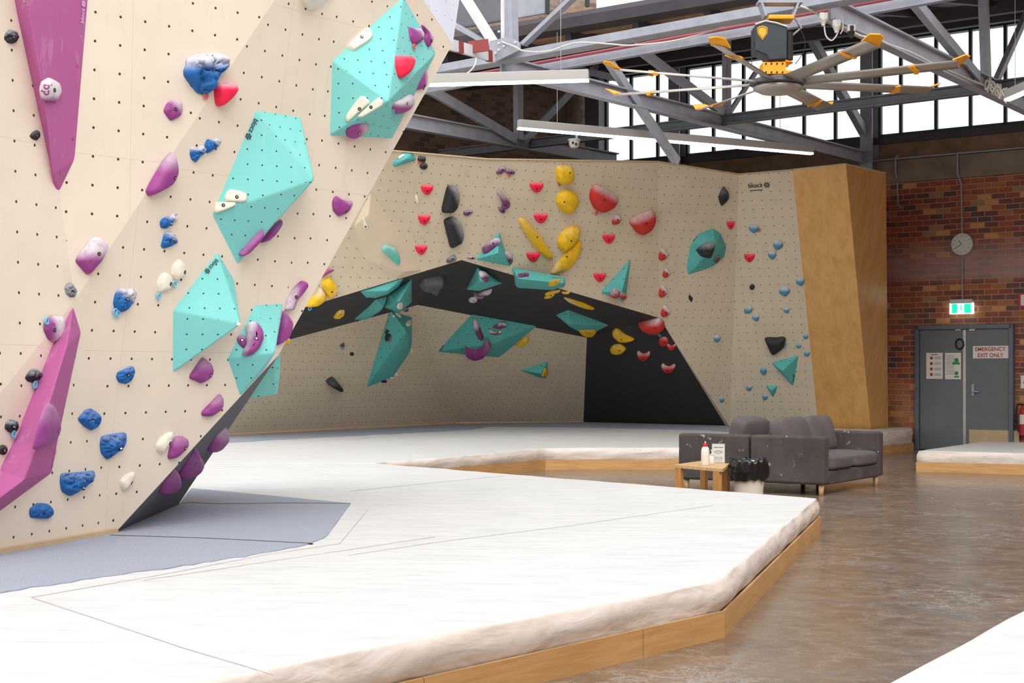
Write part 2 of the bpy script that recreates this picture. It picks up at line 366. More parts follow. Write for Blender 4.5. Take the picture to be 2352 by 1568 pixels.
# ================================================================ room shell
E_U = V3((.8, -.6, 0)); E_N = V3((-.6, -.8, 0)); W0 = V3((7.1, 26.75, 0))   # back wall: along, into the room
def Wp(t, z, off=0.0): return W0+E_U*t+E_N*off+Z3*z
def wt_(px):
    k = (px-CX)/F; return (26.75*k-7.1)/(.8+.6*k)
def wz(px, py):
    t_ = wt_(px); Y = 26.75-.6*t_; return EYE+(HY-py)*Y/F
def wallquad(name, t0, t1, z0, z1, m, off=0.0, thick=.12, parent=None, kind='structure', uv=True):
    """slab on the back wall, front face at off"""
    V = [Wp(t0, z0, off), Wp(t1, z0, off), Wp(t1, z1, off), Wp(t0, z1, off), Wp(t0, z0, off-thick), Wp(t1, z0, off-thick), Wp(t1, z1, off-thick), Wp(t0, z1, off-thick)]
    Fc = [(0, 1, 2, 3), (5, 4, 7, 6), (4, 0, 3, 7), (1, 5, 6, 2), (3, 2, 6, 7), (4, 5, 1, 0)]
    o = mk(name, V, Fc, m, parent, uv=uv)
    if kind and not parent: o['kind'] = kind
    return o
tC = wt_(1345); TR = 9.0
fl = mk('floor', [(-30, -6, 0), (30, -6, 0), (30, 40, 0), (-30, 40, 0)], [(0, 1, 2, 3)], M['floor'], origin=(0, 0, 0)); fl['kind'] = 'structure'
wallquad('wall_back', tC-.3, TR, 0, 4.7, M['brick'], 0, .3)
wallquad('trim_1', tC-.3, TR, 4.7, 5.09, M['concrete'], .06, .36)
wallquad('trim_2', tC-.3, TR, 5.09, 5.40, M['plaster'], 0, .3)
wallquad('trim_3', tC-.3, TR, 5.40, 5.53, M['gutter'], .05, .35)
wallquad('trim_4', tC-.3, TR, 7.26, 7.62, M['deck'], .02, .3)
# brick wall on the left, from the corner towards the camera's left
CP = Wp(tC, 0); EL = V3((-.77, -.638, 0)).normalized(); NL = V3((EL.y, -EL.x, 0))
if NL.y > 0: NL = -NL
V = []
for s_ in (-.3, 14):
    for off in (0, -.3):
        for z in (0, 9.5): V.append(CP+EL*s_+NL*off+Z3*z)
mk('wall_left', V, [(0, 4, 5, 1), (2, 3, 7, 6), (1, 5, 7, 3), (0, 1, 3, 2), (4, 6, 7, 5)], M['brick_dark'], uv=True)['kind'] = 'structure'

# unseen right wall and wall behind camera, added to block low sky light
WR = Wp(TR, 0)
V = [(WR.x, WR.y, 0), (WR.x+1.5, -8, 0), (WR.x+1.5, -8, 9.2), (WR.x, WR.y, 9.2)]; V += [(x+.3, y, z) for x, y, z in V]
mk('wall_right_unseen', V, [(0, 3, 2, 1), (4, 5, 6, 7), (3, 7, 6, 2), (1, 2, 6, 5)], M['brick'], uv=True)['kind'] = 'structure'
V = [(WR.x+1.5, -8, 0), (-14, -8, 0), (-14, -8, 9.2), (WR.x+1.5, -8, 9.2)]; V += [(x, y-.3, z) for x, y, z in V]
mk('wall_front_unseen', V, [(0, 1, 2, 3), (7, 6, 5, 4), (3, 2, 6, 7)], M['brick'], uv=True)['kind'] = 'structure'
# windows: sill 5.53 head 7.26
def window(name, pxs, x0, x1, tt=None):
    t0 = wt_(x0); t1 = wt_(x1) if x1 else TR
    ts = [wt_(p) for p in pxs]+(tt or [])
    root = empty(name, Wp((t0+t1)/2, 5.53)); root['kind'] = 'structure'
    b = MB()
    e = (E_U, E_N, Z3)
    for tx in ts: b.box(Wp(tx, 6.395, .03), (.055, .06, 1.73), e)
    for tx in (t0+.02, t1-.02): b.box(Wp(tx, 6.395, .02), (.05, .08, 1.73), e)
    b.box(Wp((t0+t1)/2, 5.55, .02), (t1-t0, .08, .05), e); b.box(Wp((t0+t1)/2, 7.24, .02), (t1-t0, .08, .05), e)
    b.build('window_frame', M['mullion'], root)
    mk('window_pane', [Wp(t0, 5.53), Wp(t1, 5.53), Wp(t1, 7.26), Wp(t0, 7.26)], [(0, 1, 2, 3)], M['glass'], root)
window('window_1', [1452, 1513], 1393, 1553)
window('window_2', [1641, 1710, 1778, 1849, 1921], 1579, 1990)
window('window_3', [2071, 2152, 2231, 2311], 2021, None, [wt_(2311)+.56*k for k in range(1, 12)])
def column(pxa, pxb, m, z0, z1, label, off=.16, flange=True):
    ta, tb = wt_(pxa), wt_(pxb); root = empty('steel_column', Wp((ta+tb)/2, z0)); tag(root, label, 'column'); e = (E_U, E_N, Z3); b = MB()
    w = tb-ta; h = z1-z0; zc = (z0+z1)/2
    b.box(Wp((ta+tb)/2, zc, off-.0), (.03, .24, h), e); b.build('web', m, root)
    for sgn, o_ in ((1, off+.13), (-1, off-.13)):
        q = MB(); q.box(Wp((ta+tb)/2, zc, o_), (w*.95, .03, h), e); q.build('flange', m, root)
    return root
column(1553, 1579, M['steel'], 5.0, 7.45, 'grey steel column between the leftmost window and the middle window')
column(1991, 2020, M['steel'], 4.75, 7.45, 'grey steel column to the right of the middle window, above the plywood column')
c3 = empty('steel_column', Wp(wt_(1371), 4.0)); tag(c3, 'wide dark steel column beside the leftmost window, behind the short lamp', 'column')
b = MB(); b.box(Wp(wt_(1378), 6.3-.0, .15), (wt_(1393)-wt_(1361), .3, 2.2), (E_U, E_N, Z3)); b.build('shaft', M['steel_dark'], c3)
b = MB(); b.box(Wp(wt_(1336), 6.3, .35), (.19, .3, 2.2), (E_U, E_N, Z3)); b.build('casing', M['plaster'], c3)

# roof deck (underside seen) from gutter line to the window head
G0 = pt(1300, 72, 22.0)
def gl_(s, dz=0.0, dn=0.0): return G0+E_U*s+Z3*dz+E_N*dn
h0, h1 = Wp(tC-.4, 7.5), Wp(TR, 7.5)
ga, gb = gl_(-12), gl_(12)
q = mk('ceiling', [ga, gb, V3((h1.x, h1.y, 7.5)), V3((h0.x, h0.y, 7.5)), ga+Z3*.12, gb+Z3*.12, V3((h1.x, h1.y, 7.62)), V3((h0.x, h0.y, 7.62)), gl_(-12)+EL*0],
       [(0, 1, 2, 3), (7, 6, 5, 4), (0, 4, 5, 1)], M['deck']); q['kind'] = 'structure'
# purlins + battens hang under the deck
dk = (Wp(2.0, 7.5)-G0); dkv = V3((-E_N.x, -E_N.y, 0)); Ln = dk.dot(dkv); slope = (7.5-G0.z)/Ln
def deckp(s, d, dz=0.0): return G0+E_U*s+dkv*d+Z3*(slope*d+dz)
pr = empty('roof_purlins', deckp(0, 0)); tag(pr, 'dark rafters with pale timber battens under the roof, behind the dark gutter', 'roof framing')
for i in range(-8, 10):
    b = MB(); b.bar(deckp(i*1.15, .05, -.09), deckp(i*1.15, Ln-.2, -.09), .1, .16); b.build('rafter', M['gutter'], pr)
for j in range(9):
    b = MB(); d = .35+j*.34; b.bar(deckp(-10, d, -.02), deckp(11, d, -.02), .19 if j % 2 else .14, .03); b.build('batten', M['slat'], pr)
b = MB(); b.bar(deckp(-10, Ln-1.2, -.2), deckp(11, Ln-1.2, -.2), .12, .2); b.build('purlin', M['gutter'], pr)
b = MB(); b.bar(deckp(-10, Ln-3.0, -.2), deckp(11, Ln-3.0, -.2), .12, .2); b.build('purlin', M['gutter'], pr)
# gutter: round nosed long section
b = MB(); pr_ = [(.0, -.02), (.0, .14), (.05, .2), (.16, .23), (.3, .2), (.36, .12), (.34, -.02)]
VV = []; 
for s in (-11, 12):
    for (a, z) in pr_: VV.append(gl_(s, z, a-.1))
n = len(pr_); FF = [(i, (i+1) % n, n+(i+1) % n, n+i) for i in range(n)]+[tuple(reversed(range(n))), tuple(range(n, 2*n))]
g = mk('roof_gutter', VV, FF, M['gutter'], smooth=False); tag(g, 'long dark rusty gutter below the clerestory glass', 'gutter')
# clerestory above gutter
cl = empty('window_4', gl_(-1.5, .36)); cl['kind'] = 'structure'
b = MB()
for s in [-9, -7.4, -5.8]+[wp for wp in (-3.05, -.33, .37, 1.4, 2.3, 3.1, 4.0, 5.0, 6.2, 7.5, 9)]:
    b.box(gl_(s, 1.3, .0), (.05, .05, 2.0), (E_U, E_N, Z3))
b.build('window_frame', M['mullion'], cl)
mk('window_pane', [gl_(-10, .34), gl_(11, .34), gl_(11, 2.3), gl_(-10, 2.3)], [(0, 1, 2, 3)], M['glass'], cl)
b = MB(); b.box(gl_(-1.62, 1.35, -.06), (1.15, .04, 2.05), (E_U, E_N, Z3)); o = b.build('louvre_panel', M['steel_dark'], cl)
b = MB(); b.box(gl_(-.68, 1.35, -.05), (.62, .04, 2.05), (E_U, E_N, Z3)); o = b.build('sheet_panel', M['steel'], cl)

# ================================================================ roof trusses
ZB = 5.2
def bp_(px, py): # point of the bottom-chord level seen at a pixel
    Y = (ZB-EYE)*F/(HY-py); return pt(px, py, Y)
def line_at(p, d, px):   # point on line p+s*d (plan) seen in column px
    k = (px-CX)/F; s = (k*p.y-p.x)/(d.x-k*d.y); return p+d*s
def truss(name, label, p0, p1, members, h=.2, w=.14, m='steel', extra=None):
    root = empty(name, p0); tag(root, label, 'roof truss'); d = (V3(p1)-V3(p0)).normalized()
    b = MB(); b.bar(p0, p1, .03, h); sd = d.cross(Z3).normalized()
    for zz in (-h/2, h/2): b.bar(V3(p0)+Z3*zz, V3(p1)+Z3*zz, w, .022)
    b.build('bottom_chord', M[m], root)
    for (kind, a, bb, wd) in members:
        q = MB(); q.bar(a, bb, wd, wd*.35); q.bar(V3(a)+sd*wd*.4, V3(bb)+sd*wd*.4, wd*.25, wd); q.build(kind, M[m], root)
    return root
def onl(p, d, px, py):   # point above line, seen at pixel
    q = line_at(p, d, px); return pt(px, py, q.y)
# A: long bottom chord running from the near joint to the column right of the middle window
A0 = bp_(1150, 150); A1 = V3((Wp(wt_(1998), 0, .3).x, Wp(wt_(1998), 0, .3).y, 5.16)); dA = (A1-A0).normalized()
truss('roof_truss', 'grey steel truss running from behind the short lamp to the column above the plywood column', A0, A1, [
    ('diagonal', onl(A0, dA, 1552, 372), onl(A0, dA, 1391, 135), .12), ('diagonal', onl(A0, dA, 1655, 258), onl(A0, dA, 1452, 105), .13),
    ('vertical', onl(A0, dA, 1663, 262), onl(A0, dA, 1663, 70), .13), ('diagonal', onl(A0, dA, 1996, 330), onl(A0, dA, 1835, 40), .15), ('diagonal', onl(A0, dA, 1672, 262), onl(A0, dA, 1735, 165), .07),
    ('top_chord', onl(A0, dA, 1150, -260), onl(A0, dA, 1996, 20), .16), ('vertical', onl(A0, dA, 1990, 345), onl(A0, dA, 1990, 30), .1)])
# B: left bottom chord in front of the brown brick wall
B0 = bp_(880, 268); B1 = bp_(1415, 367); Bn = bp_(1188, 327); dB = (B1-B0).normalized()
truss('roof_truss', 'grey steel truss in front of the brown brick wall, left of the windows', B0, B1, [
    ('diagonal', onl(B0, dB, 1180, 322), onl(B0, dB, 975, 203), .16), ('vertical', onl(B0, dB, 1189, 322), onl(B0, dB, 1187, 120), .14),
    ('diagonal', onl(B0, dB, 1198, 326), onl(B0, dB, 1392, 122), .13), ('top_chord', onl(B0, dB, 880, 60), onl(B0, dB, 1410, 180), .12)], h=.21)
# C: chord at the upper right
C0 = bp_(1905, 22); C1 = bp_(2420, 272); dC = (C1-C0).normalized()
truss('roof_truss', 'grey steel truss crossing the right window at the upper right, cable wound on it', C0, C1, [
    ('diagonal', onl(C0, dC, 2240, 178), onl(C0, dC, 2080, -15), .13), ('vertical', onl(C0, dC, 2264, 190), onl(C0, dC, 2256, -40), .12),
    ('diagonal', onl(C0, dC, 2285, 190), onl(C0, dC, 2375, -10), .09)], h=.22)
# D: cross chord (dark) parallel to the window wall
D0 = bp_(1010, 355); D1 = bp_(2460, 178)
dt = truss('roof_tie', 'long dark steel tie running across below the fan', D0, D1, [], h=.13, w=.12, m='steel_dark'); dt['category'] = 'steel beam'
# E: near edge beam with channel
E0 = bp_(860, 196)+Z3*.02; E1 = bp_(2010, -12); dE = (E1-E0).normalized()
r = empty('roof_beam', E0); tag(r, 'grey channel beam crossing above the short lamp, carrying the white cable', 'steel beam')
b = MB(); b.bar(E0+Z3*.05, E1+Z3*.05, .03, .1); b.bar(E0+Z3*.0+E_N*-.1, E1+E_N*-.1, .2, .015); b.build('channel', M['steel'], r)
b = MB(); b.bar(E0+Z3*.03+E_N*-.2, E1+Z3*.03+E_N*-.2, .015, .06); b.build('lip', M['steel'], r)
vE = [(1163, 120, -60)]
b = MB(); b.tube([onl(E0, dE, 1157, 130), onl(E0, dE, 1156, -40)], .035, 12); b.build('hanger_rod', M['steel_white'], r)
b = MB(); b.bar(onl(E0, dE, 1180, 95), onl(E0, dE, 1177, -40), .12, .06); b.bar(onl(E0, dE, 1173, 95), onl(E0, dE, 1170, -40), .05, .12); b.build('vertical', M['steel'], r)
b = MB(); b.bar(onl(E0, dE, 1203, 102), onl(E0, dE, 1330, -18), .1, .05); b.build('diagonal', M['steel'], r)
b = MB(); b.bar(onl(E0, dE, 1138, 105), onl(E0, dE, 1058, -22), .13, .08); b.build('diagonal', M['steel_white'], r)
b = MB(); b.bar(onl(E0, dE, 1120, 100), onl(E0, dE, 1010, 38), .1, .05); b.build('brace', M['steel'], r)
gp = [onl(E0, dE, x, y) for x, y in ((1135, 98), (1160, 92), (1178, 88), (1204, 100), (1204, 118), (1150, 144), (1136, 136))]
gp = [p+E_N*.1 for p in gp]; n = len(gp)
mk('gusset_plate', gp+[p-E_N*.03 for p in gp], [tuple(range(n)), tuple(reversed(range(n, 2*n)))]+[(i, n+i, n+(i+1) % n, (i+1) % n) for i in range(n)], M['steel'], r)
b = MB()
for x, y in ((1158, 76), (1158, 103), (1158, 118), (1170, 110), (1196, 101), (1150, 126)): b.lathe(onl(E0, dE, x, y)+E_N*.1, [(.016, 0), (.016, .015), (.01, .02)], 8, E_N)
b.build('bolt_heads', M['steel_white'], r)
# red-white rail and red channel
p0 = pt(1015, 97, 17.6); p1 = pt(1136, 132, 18.9)
r = empty('crane_rail', p0); tag(r, 'white beam end with red paint patches next to the near wall top', 'steel beam')
b = MB(); b.bar(p0, p1, .05, .13); b.build('beam', M['steel_white'], r)
for a_, b_ in ((.27, .36), (.84, .92)):
    b = MB(); b.bar(p0.lerp(p1, a_), p0.lerp(p1, b_), .056, .136); b.build('red_paint', M['red_paint'], r)
b = MB(); b.bar(pt(1076, 109, 18.3), pt(1123, 103, 18.3), .04, .14); o = b.build('steel_bracket', M['red_paint']); tag(o, 'dark red steel channel piece resting above the red and white beam', 'bracket')
# F: second cross chord with red sprinkler pipe
F0 = pt(960, 205, 20.8); F1 = pt(2420, -58, 16.9)
r = empty('roof_beam', F0); tag(r, 'grey cross beam behind the channel beam, above the fan blades', 'steel beam')
b = MB(); b.bar(F0, F1, .03, .14); b.bar(F0-Z3*.07, F1-Z3*.07, .1, .015); b.build('chord', M['steel'], r)
o = MB().tube([F0+Z3*.03+E_N*.12, F1+Z3*.03+E_N*.12], .022, 8).build('sprinkler_pipe', M['pipe_red']); tag(o, 'thin red pipe running along the cross beam', 'pipe')

# ================================================================ lamps
def led(px0, py0, Y0, px1, py1, Y1, label, cable=None):
    a, bb = pt(px0, py0, Y0), pt(px1, py1, Y1); root = empty('linear_lamp', (a+bb)/2); tag(root, label, 'ceiling lamp', 'linear lamps')
    b = MB(); b.bar(a+Z3*.075, bb+Z3*.075, .09, .11); o = b.build('housing', M['lamp_body'], root); bev(o, .008)
    b = MB(); b.bar(a+Z3*.006, bb+Z3*.006, .08, .028); b.build('diffuser', M['led'], root)
    for f_ in (.12, .88):
        p = a.lerp(bb, f_); b = MB(); b.tube([p+Z3*.12, p+Z3*1.4], .004, 5); b.build('suspension_wire', M['steel'], root)
led(830, 201, 18.0, 1352, 186, 17.55, 'white linear lamp reaching out from behind the near climbing wall')
led(1191, 296, 21.05, 1865, 354, 23.45, 'long white linear lamp hanging below the fan')
led(2313, 231, 18.9, 2480, 160, 17.2, 'white linear lamp cut off by the right edge of the photo')

# ================================================================ fan
FC = pt(1786, 200, 15.8)
fan = empty('ceiling_fan', FC); fan.scale = (.878,)*3; tag(fan, 'huge eight-bladed industrial ceiling fan with orange blade tips', 'ceiling fan')
b = MB(); b.lathe(FC, [(.02, -.075), (.2, -.07), (.285, -.03), (.29, 0), (.26, .02)], 40); o = b.build('hub_cover', M['alu'], fan, smooth=True)
b = MB(); b.lathe(FC, [(.3, .02), (.33, .03), (.33, .075), (.2, .1), (.15, .12)], 32); b.build('hub', M['steel_dark'], fan)
for i, ang in enumerate((18, 63, 108, 153, 198, 243, 288, 333)):
    a = math.radians(ang); d = V3((math.cos(a), math.sin(a), 0)); sd = V3((-math.sin(a), math.cos(a), 0)); rr = V3((0, 0, 1)); tl = math.radians(-20)
    cw = sd*math.cos(tl)+Z3*math.sin(tl); cn = d.cross(cw)
    V = []; Fc = []; L = [(.22, 0), (2.08, .03)]; sec = [(-.1, 0), (-.05, .014), (.03, .02), (.1, .006), (.03, .0), (-.05, -.004)]
    for (s, dz) in L:
        for (x, y) in sec: V.append(FC+d*s+cw*x+cn*y+Z3*(.045+dz))
    n = 6; Fc = [(k, (k+1) % n, n+(k+1) % n, n+k) for k in range(n)]+[tuple(reversed(range(n))), tuple(range(n, 2*n))]
    bl = mk('blade', V, Fc, M['alu'], fan, smooth=True)
    wl = [FC+d*(2.04)+Z3*.07+p for p in (cw*-.11-Z3*.0, cw*-.09+d*.14+Z3*.055, cw*.02+d*.17+Z3*.09, cw*.1+d*.12+Z3*.1, cw*.12+Z3*.03)]
    n = len(wl); V = wl+[p+cn*.016 for p in wl]
    mk('winglet', V, [tuple(range(n)), tuple(reversed(range(n, 2*n)))]+[(k, n+k, n+(k+1) % n, (k+1) % n) for k in range(n)], M['orange'], bl)
    q = MB(); p = FC+d*1.6+Z3*.06; q.bar(p-cw*.08+cn*.012, p+cw*.1+cn*.012, .05, .03, up=cn); q.bar(p-cw*.09-d*.03-cn*.006, p+cw*.02+d*.03-cn*.02, .06, .015, up=cn); q.build('blade_clip', M['orange'], bl)
gc = FC+Z3*.12
b = MB(); b.box(gc+V3((-.06, 0, .08)), (.27, .26, .14)); b.box(gc+V3((.05, 0, .03)), (.2, .22, .06)); b.lathe(gc+V3((-.02, 0, .14)), [(.1, 0), (.1, .03), (.06, .04), (.06, .05)], 20); b.lathe(gc+V3((.08, 0, .12)), [(.05, 0), (.05, .02), (.1, .04), (.1, .055), (.07, .06), (.07, .075)], 20); o = b.build('gearbox', M['orange'], fan); bev(o, .015)
b = MB()
for k in range(4):
    for s in (-.05, .05): b.lathe(gc+V3((-.16+k*.065, -.125, .08+s)), [(.01, 0), (.01, .02)], 8, (0, -1, 0))
b.build('gearbox_bolts', M['hole'], fan)
prof = [(-.29, .28), (-.29, .585), (-.17, .625), (.09, .57), (.09, .18), (-.13, .16), (-.155, .22), (-.22, .25)]
V = [gc+V3((x, y, z)) for y in (-.15, .17) for (x, z) in prof]; n = len(prof)
o = mk('motor_housing', V, [tuple(range(n)), tuple(reversed(range(n, 2*n)))]+[(k, n+k, n+(k+1) % n, (k+1) % n) for k in range(n)], M['housing'], fan); bev(o, .02)
b = MB(); b.tube([gc+V3((-.29, -.16, .585)), gc+V3((-.17, -.165, .625)), gc+V3((-.04, -.165, .6)), gc+V3((.08, -.16, .56))], .01, 6); b.build('edge_trim', M['white_gloss'], fan)
b = MB(); b.tube([gc+V3((.13, -.04, .19)), gc+V3((.13, -.04, .52))], .045, 12); b.build('motor_cylinder', M['rust'], fan)
sh = [(-.06, .06), (-.03, .078), (.0, .083), (.03, .078), (.06, .06), (.055, -.01), (.0, -.083), (-.055, -.01)]
def shp(sc, y0, y1): return [gc+V3((-.205+x*sc, y0, .485+z*sc)) for x, z in sh]+[gc+V3((-.205+x*sc, y1, .485+z*sc)) for x, z in sh]
n = 8; FB = [tuple(reversed(range(n))), tuple(range(n, 2*n))]+[(k, (k+1) % n, n+(k+1) % n, n+k) for k in range(n)]
bd_ = mk('badge', shp(1, -.16, -.15), FB, M['orange'], fan)
mk('badge_ring', shp(.86, -.1615, -.155), FB, M['ink'], bd_); mk('badge_field', shp(.76, -.163, -.155), FB, M['orange'], bd_)
b = MB(); b.box(gc+V3((.02, -.02, .675)), (.3, .28, .05)); o = b.build('mount_plate', M['orange'], fan); bev(o, .01)
b = MB()
for x in (-.15, .17):
    b.bar(gc+V3((x, 0, .7)), gc+V3((x*1.35, 0, .86)), .22, .025)
b.box(gc+V3((0.02, 0, .87)), (.52, .2, .03)); b.build('mount_bracket', M['steel'], fan)
b = MB(); b.tube([gc+V3((.2, 0, .7)), gc+V3((.28, 0, .58)), gc+V3((.16, 0, .48))], .014, 6); b.build('brace_rod', M['steel'], fan)
b = MB(); b.tube(curve_pts([gc+V3((-.29, -.1, .4)), gc+V3((-.32, -.1, .2)), gc+V3((-.3, -.1, .06)), gc+V3((-.17, -.1, -.02))], 6), .005, 5); b.build('safety_cable', M['ink'], fan)
b = MB(); b.tube(curve_pts([gc+V3((.22, -.1, .6)), gc+V3((.3, -.1, .42)), gc+V3((.29, -.1, .28)), gc+V3((.19, -.1, .13))], 6), .005, 5); b.build('safety_cable', M['ink'], fan)

# ================================================================ cables, sockets, camera
def cable(pts, r, label, name='electric_cable', m='cable', cat='cable', n=8):
    o = MB().tube(curve_pts([pt(*p) for p in pts], n), r, 6).build(name, M[m], smooth=True); tag(o, label, cat); return o
cable([(1152, 96, 18.8), (1180, 106, 18.6), (1205, 117, 18.5), (1260, 117, 18.2), (1325, 98, 17.9), (1400, 101, 17.6), (1450, 104, 17.5), (1550, 93, 17.2), (1650, 65, 17.0), (1700, 40, 16.8), (1785, -2, 16.5)], .010, 'white cable sagging along the channel beam towards the fan')
cable([(1780, -4, 16.0), (1830, 12, 16.0), (1868, 26, 16.1), (1905, 48, 16.2), (1940, 62, 16.4), (1975, 82, 16.7), (2012, 88, 17.0), (2040, 102, 17.4), (2090, 120, 18), (2150, 150, 18.8), (2220, 180, 19.6), (2262, 196, 20.0)], .014, 'white cable bundle running down the upper right truss')
cable([(1094, 134, 18.2), (1090, 150, 18.1), (1080, 163, 18.0), (1066, 172, 17.8)], .009, 'short white cable hanging down onto the short lamp')
cable([(1893, 58, 16), (1897, 82, 16), (1910, 93, 16), (1922, 80, 16), (1928, 62, 16)], .008, 'white cable loop hanging between two plug sockets')
cable([(1937, -10, 16), (1929, 18, 16), (1935, 45, 16), (1936, 66, 16), (1930, 78, 16)], .007, 'thin white cable dropping from the roof to the right plug socket')
for i, (x, y, lab) in enumerate(((1891, 44, 'white plug socket hanging left beside the fan motor'), (1921, 60, 'white plug socket to the right of the first, cables looped under it'), (1955, 72, 'white plug socket rightmost of the three near the fan'))):
    c = pt(x, y, 16); r = empty('plug_socket', c); tag(r, lab, 'socket', 'plug sockets')
    b = MB(); b.lathe(c, [(.018, -.07), (.022, -.05), (.04, -.01), (.042, .05), (.03, .06)], 12); b.build('plug', M['cable'] if i < 2 else M['ink'], r)
    b = MB(); b.box(c+V3((0, 0, .03)), (.085, .07, .07)); bev(b.build('box', M['white_gloss'], r), .01)
rng = random.Random(3); P = []
for k in range(40):
    f_ = k/39; a = k*1.7; P.append(pt(2268+f_*48, 192+f_*32, 20.0-.5*f_)+V3((.05*math.cos(a)*rng.uniform(.6, 1.3), .05*math.sin(a), .075*math.sin(a*1.3))))
o = MB().tube(curve_pts(P, 3), .012, 5).build('cable_tangle', M['cable']); tag(o, 'tangled bundle of cable wound on the truss joint beside the cut-off lamp', 'cable')
cc = pt(1319, 328, 23.6); r = empty('security_camera', cc); tag(r, 'white dome security camera hanging under the dark steel tie', 'camera')
b = MB(); b.lathe(cc, [(.02, -.09), (.06, -.075), (.08, -.03), (.085, .03), (.10, .035), (.10, .055)], 20); b.build('dome', M['white_gloss'], r, smooth=False)
b = MB()
for x in (-.025, .025): b.lathe(cc+V3((x, -.07, -.02-x*.4)), [(.02, 0), (.02, .02)], 10, (0, -1, 0))
b.build('lens', M['rust'], r)
b = MB(); b.bar(cc+Z3*.05, cc+Z3*.07+V3((.05, .35, 0)), .05, .03); b.bar(cc+Z3*.07+V3((.05, .35, 0)), cc+Z3*.2+V3((.05, .35, 0)), .04, .04); b.build('arm', M['white_gloss'], r)
# conduits on the back wall
def wpx(px, py, off=.02): t_ = wt_(px); return Wp(t_, wz(px, py), off)
o = MB().tube([wpx(2005, 371, .09), wpx(2060, 366, .09), wpx(2380, 338, .09)], .016, 6).build('wall_conduit', M['steel']); tag(o, 'horizontal grey conduit along the top of the concrete beam', 'conduit')
o = MB().tube(([wpx(2068, 358, .09), wpx(2062, 364, .1), wpx(2062, 400, .09), wpx(2063, 412, .04), wpx(2064, 465, .03), wpx(2066, 473, .03), wpx(2071, 478, .02)]), .017, 6).build('wall_conduit', M['steel']); tag(o, 'short grey conduit bent at its end, left of the clock', 'conduit')
o = MB().tube(([wpx(2210, 350, .09), wpx(2204, 356, .1), wpx(2204, 400, .09), wpx(2210, 422, .04), wpx(2211, 500, .03), wpx(2212, 690, .03)]), .017, 6).build('wall_conduit', M['steel']); tag(o, 'long grey conduit running down behind the clock to the exit sign', 'conduit')
# clock
c = wpx(2212, 561, .05); r = empty('wall_clock', c); tag(r, 'round white wall clock on the brick wall above the exit sign', 'clock')
b = MB(); b.lathe(c, [(.19, -.03), (.19, .015), (.178, .02)], 40, E_N); b.build('case', M['white_gloss'], r)
b = MB(); b.lathe(c, [(.172, .02), (.172, .0225)], 40, E_N); b.build('dial_face', M['clockface'], r)
def clk(ang): a = math.radians(ang); return E_U*math.sin(a)+Z3*math.cos(a)
b = MB()
for k in range(12): b.bar(c+E_N*.024+clk(k*30)*.135, c+E_N*.024+clk(k*30)*.155, .01, .003, up=E_N)
b.build('hour_marks', M['dial'], r)
b = MB(); b.bar(c+E_N*.027, c+E_N*.027+clk(238)*.14, .008, .003, up=E_N); b.build('minute_hand', M['dial'], r)
b = MB(); b.bar(c+E_N*.029, c+E_N*.029+clk(325)*.08, .01, .003, up=E_N); b.build('hour_hand', M['dial'], r)

# text helper -----------------------------------------------------------------------------------
def text_mesh(name, s, p0, xdir, up, width, m, parent=None, ext=.0015, height=None, off=0.0, nrm=None):
    cu = bpy.data.curves.new('t', 'FONT'); cu.body = s; cu.size = 1; cu.extrude = 0; cu.offset = off
    to = bpy.data.objects.new('t', cu); COL.objects.link(to); dg = bpy.context.evaluated_depsgraph_get(); dg.update()
    me = bpy.data.meshes.new_from_object(to.evaluated_get(dg)); COL.objects.unlink(to); bpy.data.objects.remove(to)
    xs = [v.co.x for v in me.vertices]; ys = [v.co.y for v in me.vertices]
    x0, x1, y0, y1 = min(xs), max(xs), min(ys), max(ys); sc = width/(x1-x0); sy = (height/(y1-y0)) if height else sc
    xd = V3(xdir).normalized(); ud = V3(up).normalized(); nn = nrm or xd.cross(ud)
    V = [V3(p0)+xd*((v.co.x-x0)*sc)+ud*((v.co.y-y0)*sy)+nn*ext for v in me.vertices]
    Fc = [tuple(p.vertices) for p in me.polygons]; bpy.data.meshes.remove(me)
    return mk(name, V, Fc, m, parent)
# exit sign
ta, tb = wt_(2186), wt_(2239); z0, z1 = wz(2212, 719), wz(2212, 690); e = (E_U, E_N, Z3)
c = Wp((ta+tb)/2, (z0+z1)/2, .07); r = empty('exit_sign', c); tag(r, 'lit green and white exit sign above the grey double door', 'exit sign')
b = MB(); b.box(c+Z3*.09, (.38, .09, .07), e); b.build('canopy', M['white_gloss'], r)
b = MB(); b.box(c-Z3*.03, (.42, .03, .19), e); b.build('sign_body', M['exitwhite'], r)
b = MB(); b.box(c-Z3*.03+E_N*.017-E_U*.12, (.1, .004, .16), e); b.build('green_field', M['exitgreen'], r); b = MB(); b.box(c-Z3*.03+E_N*.017+E_U*.11, (.12, .004, .16), e); b.build('green_field', M['exitgreen'], r)
b = MB()
cf = c-Z3*.03+E_N*.019
b.lathe(cf+Z3*.05-E_U*.01, [(.014, 0), (.014, .003)], 10, E_N); b.bar(cf+Z3*.035-E_U*.01, cf-Z3*.01, .022, .003, up=E_N); b.bar(cf-Z3*.01, cf-Z3*.06-E_U*.035, .013, .003, up=E_N); b.bar(cf-Z3*.01, cf-Z3*.045+E_U*.03, .013, .003, up=E_N); b.bar(cf+Z3*.025-E_U*.01, cf+Z3*.0+E_U*.035, .01, .003, up=E_N)
b.build('running_figure', M['exitgreen'], r)
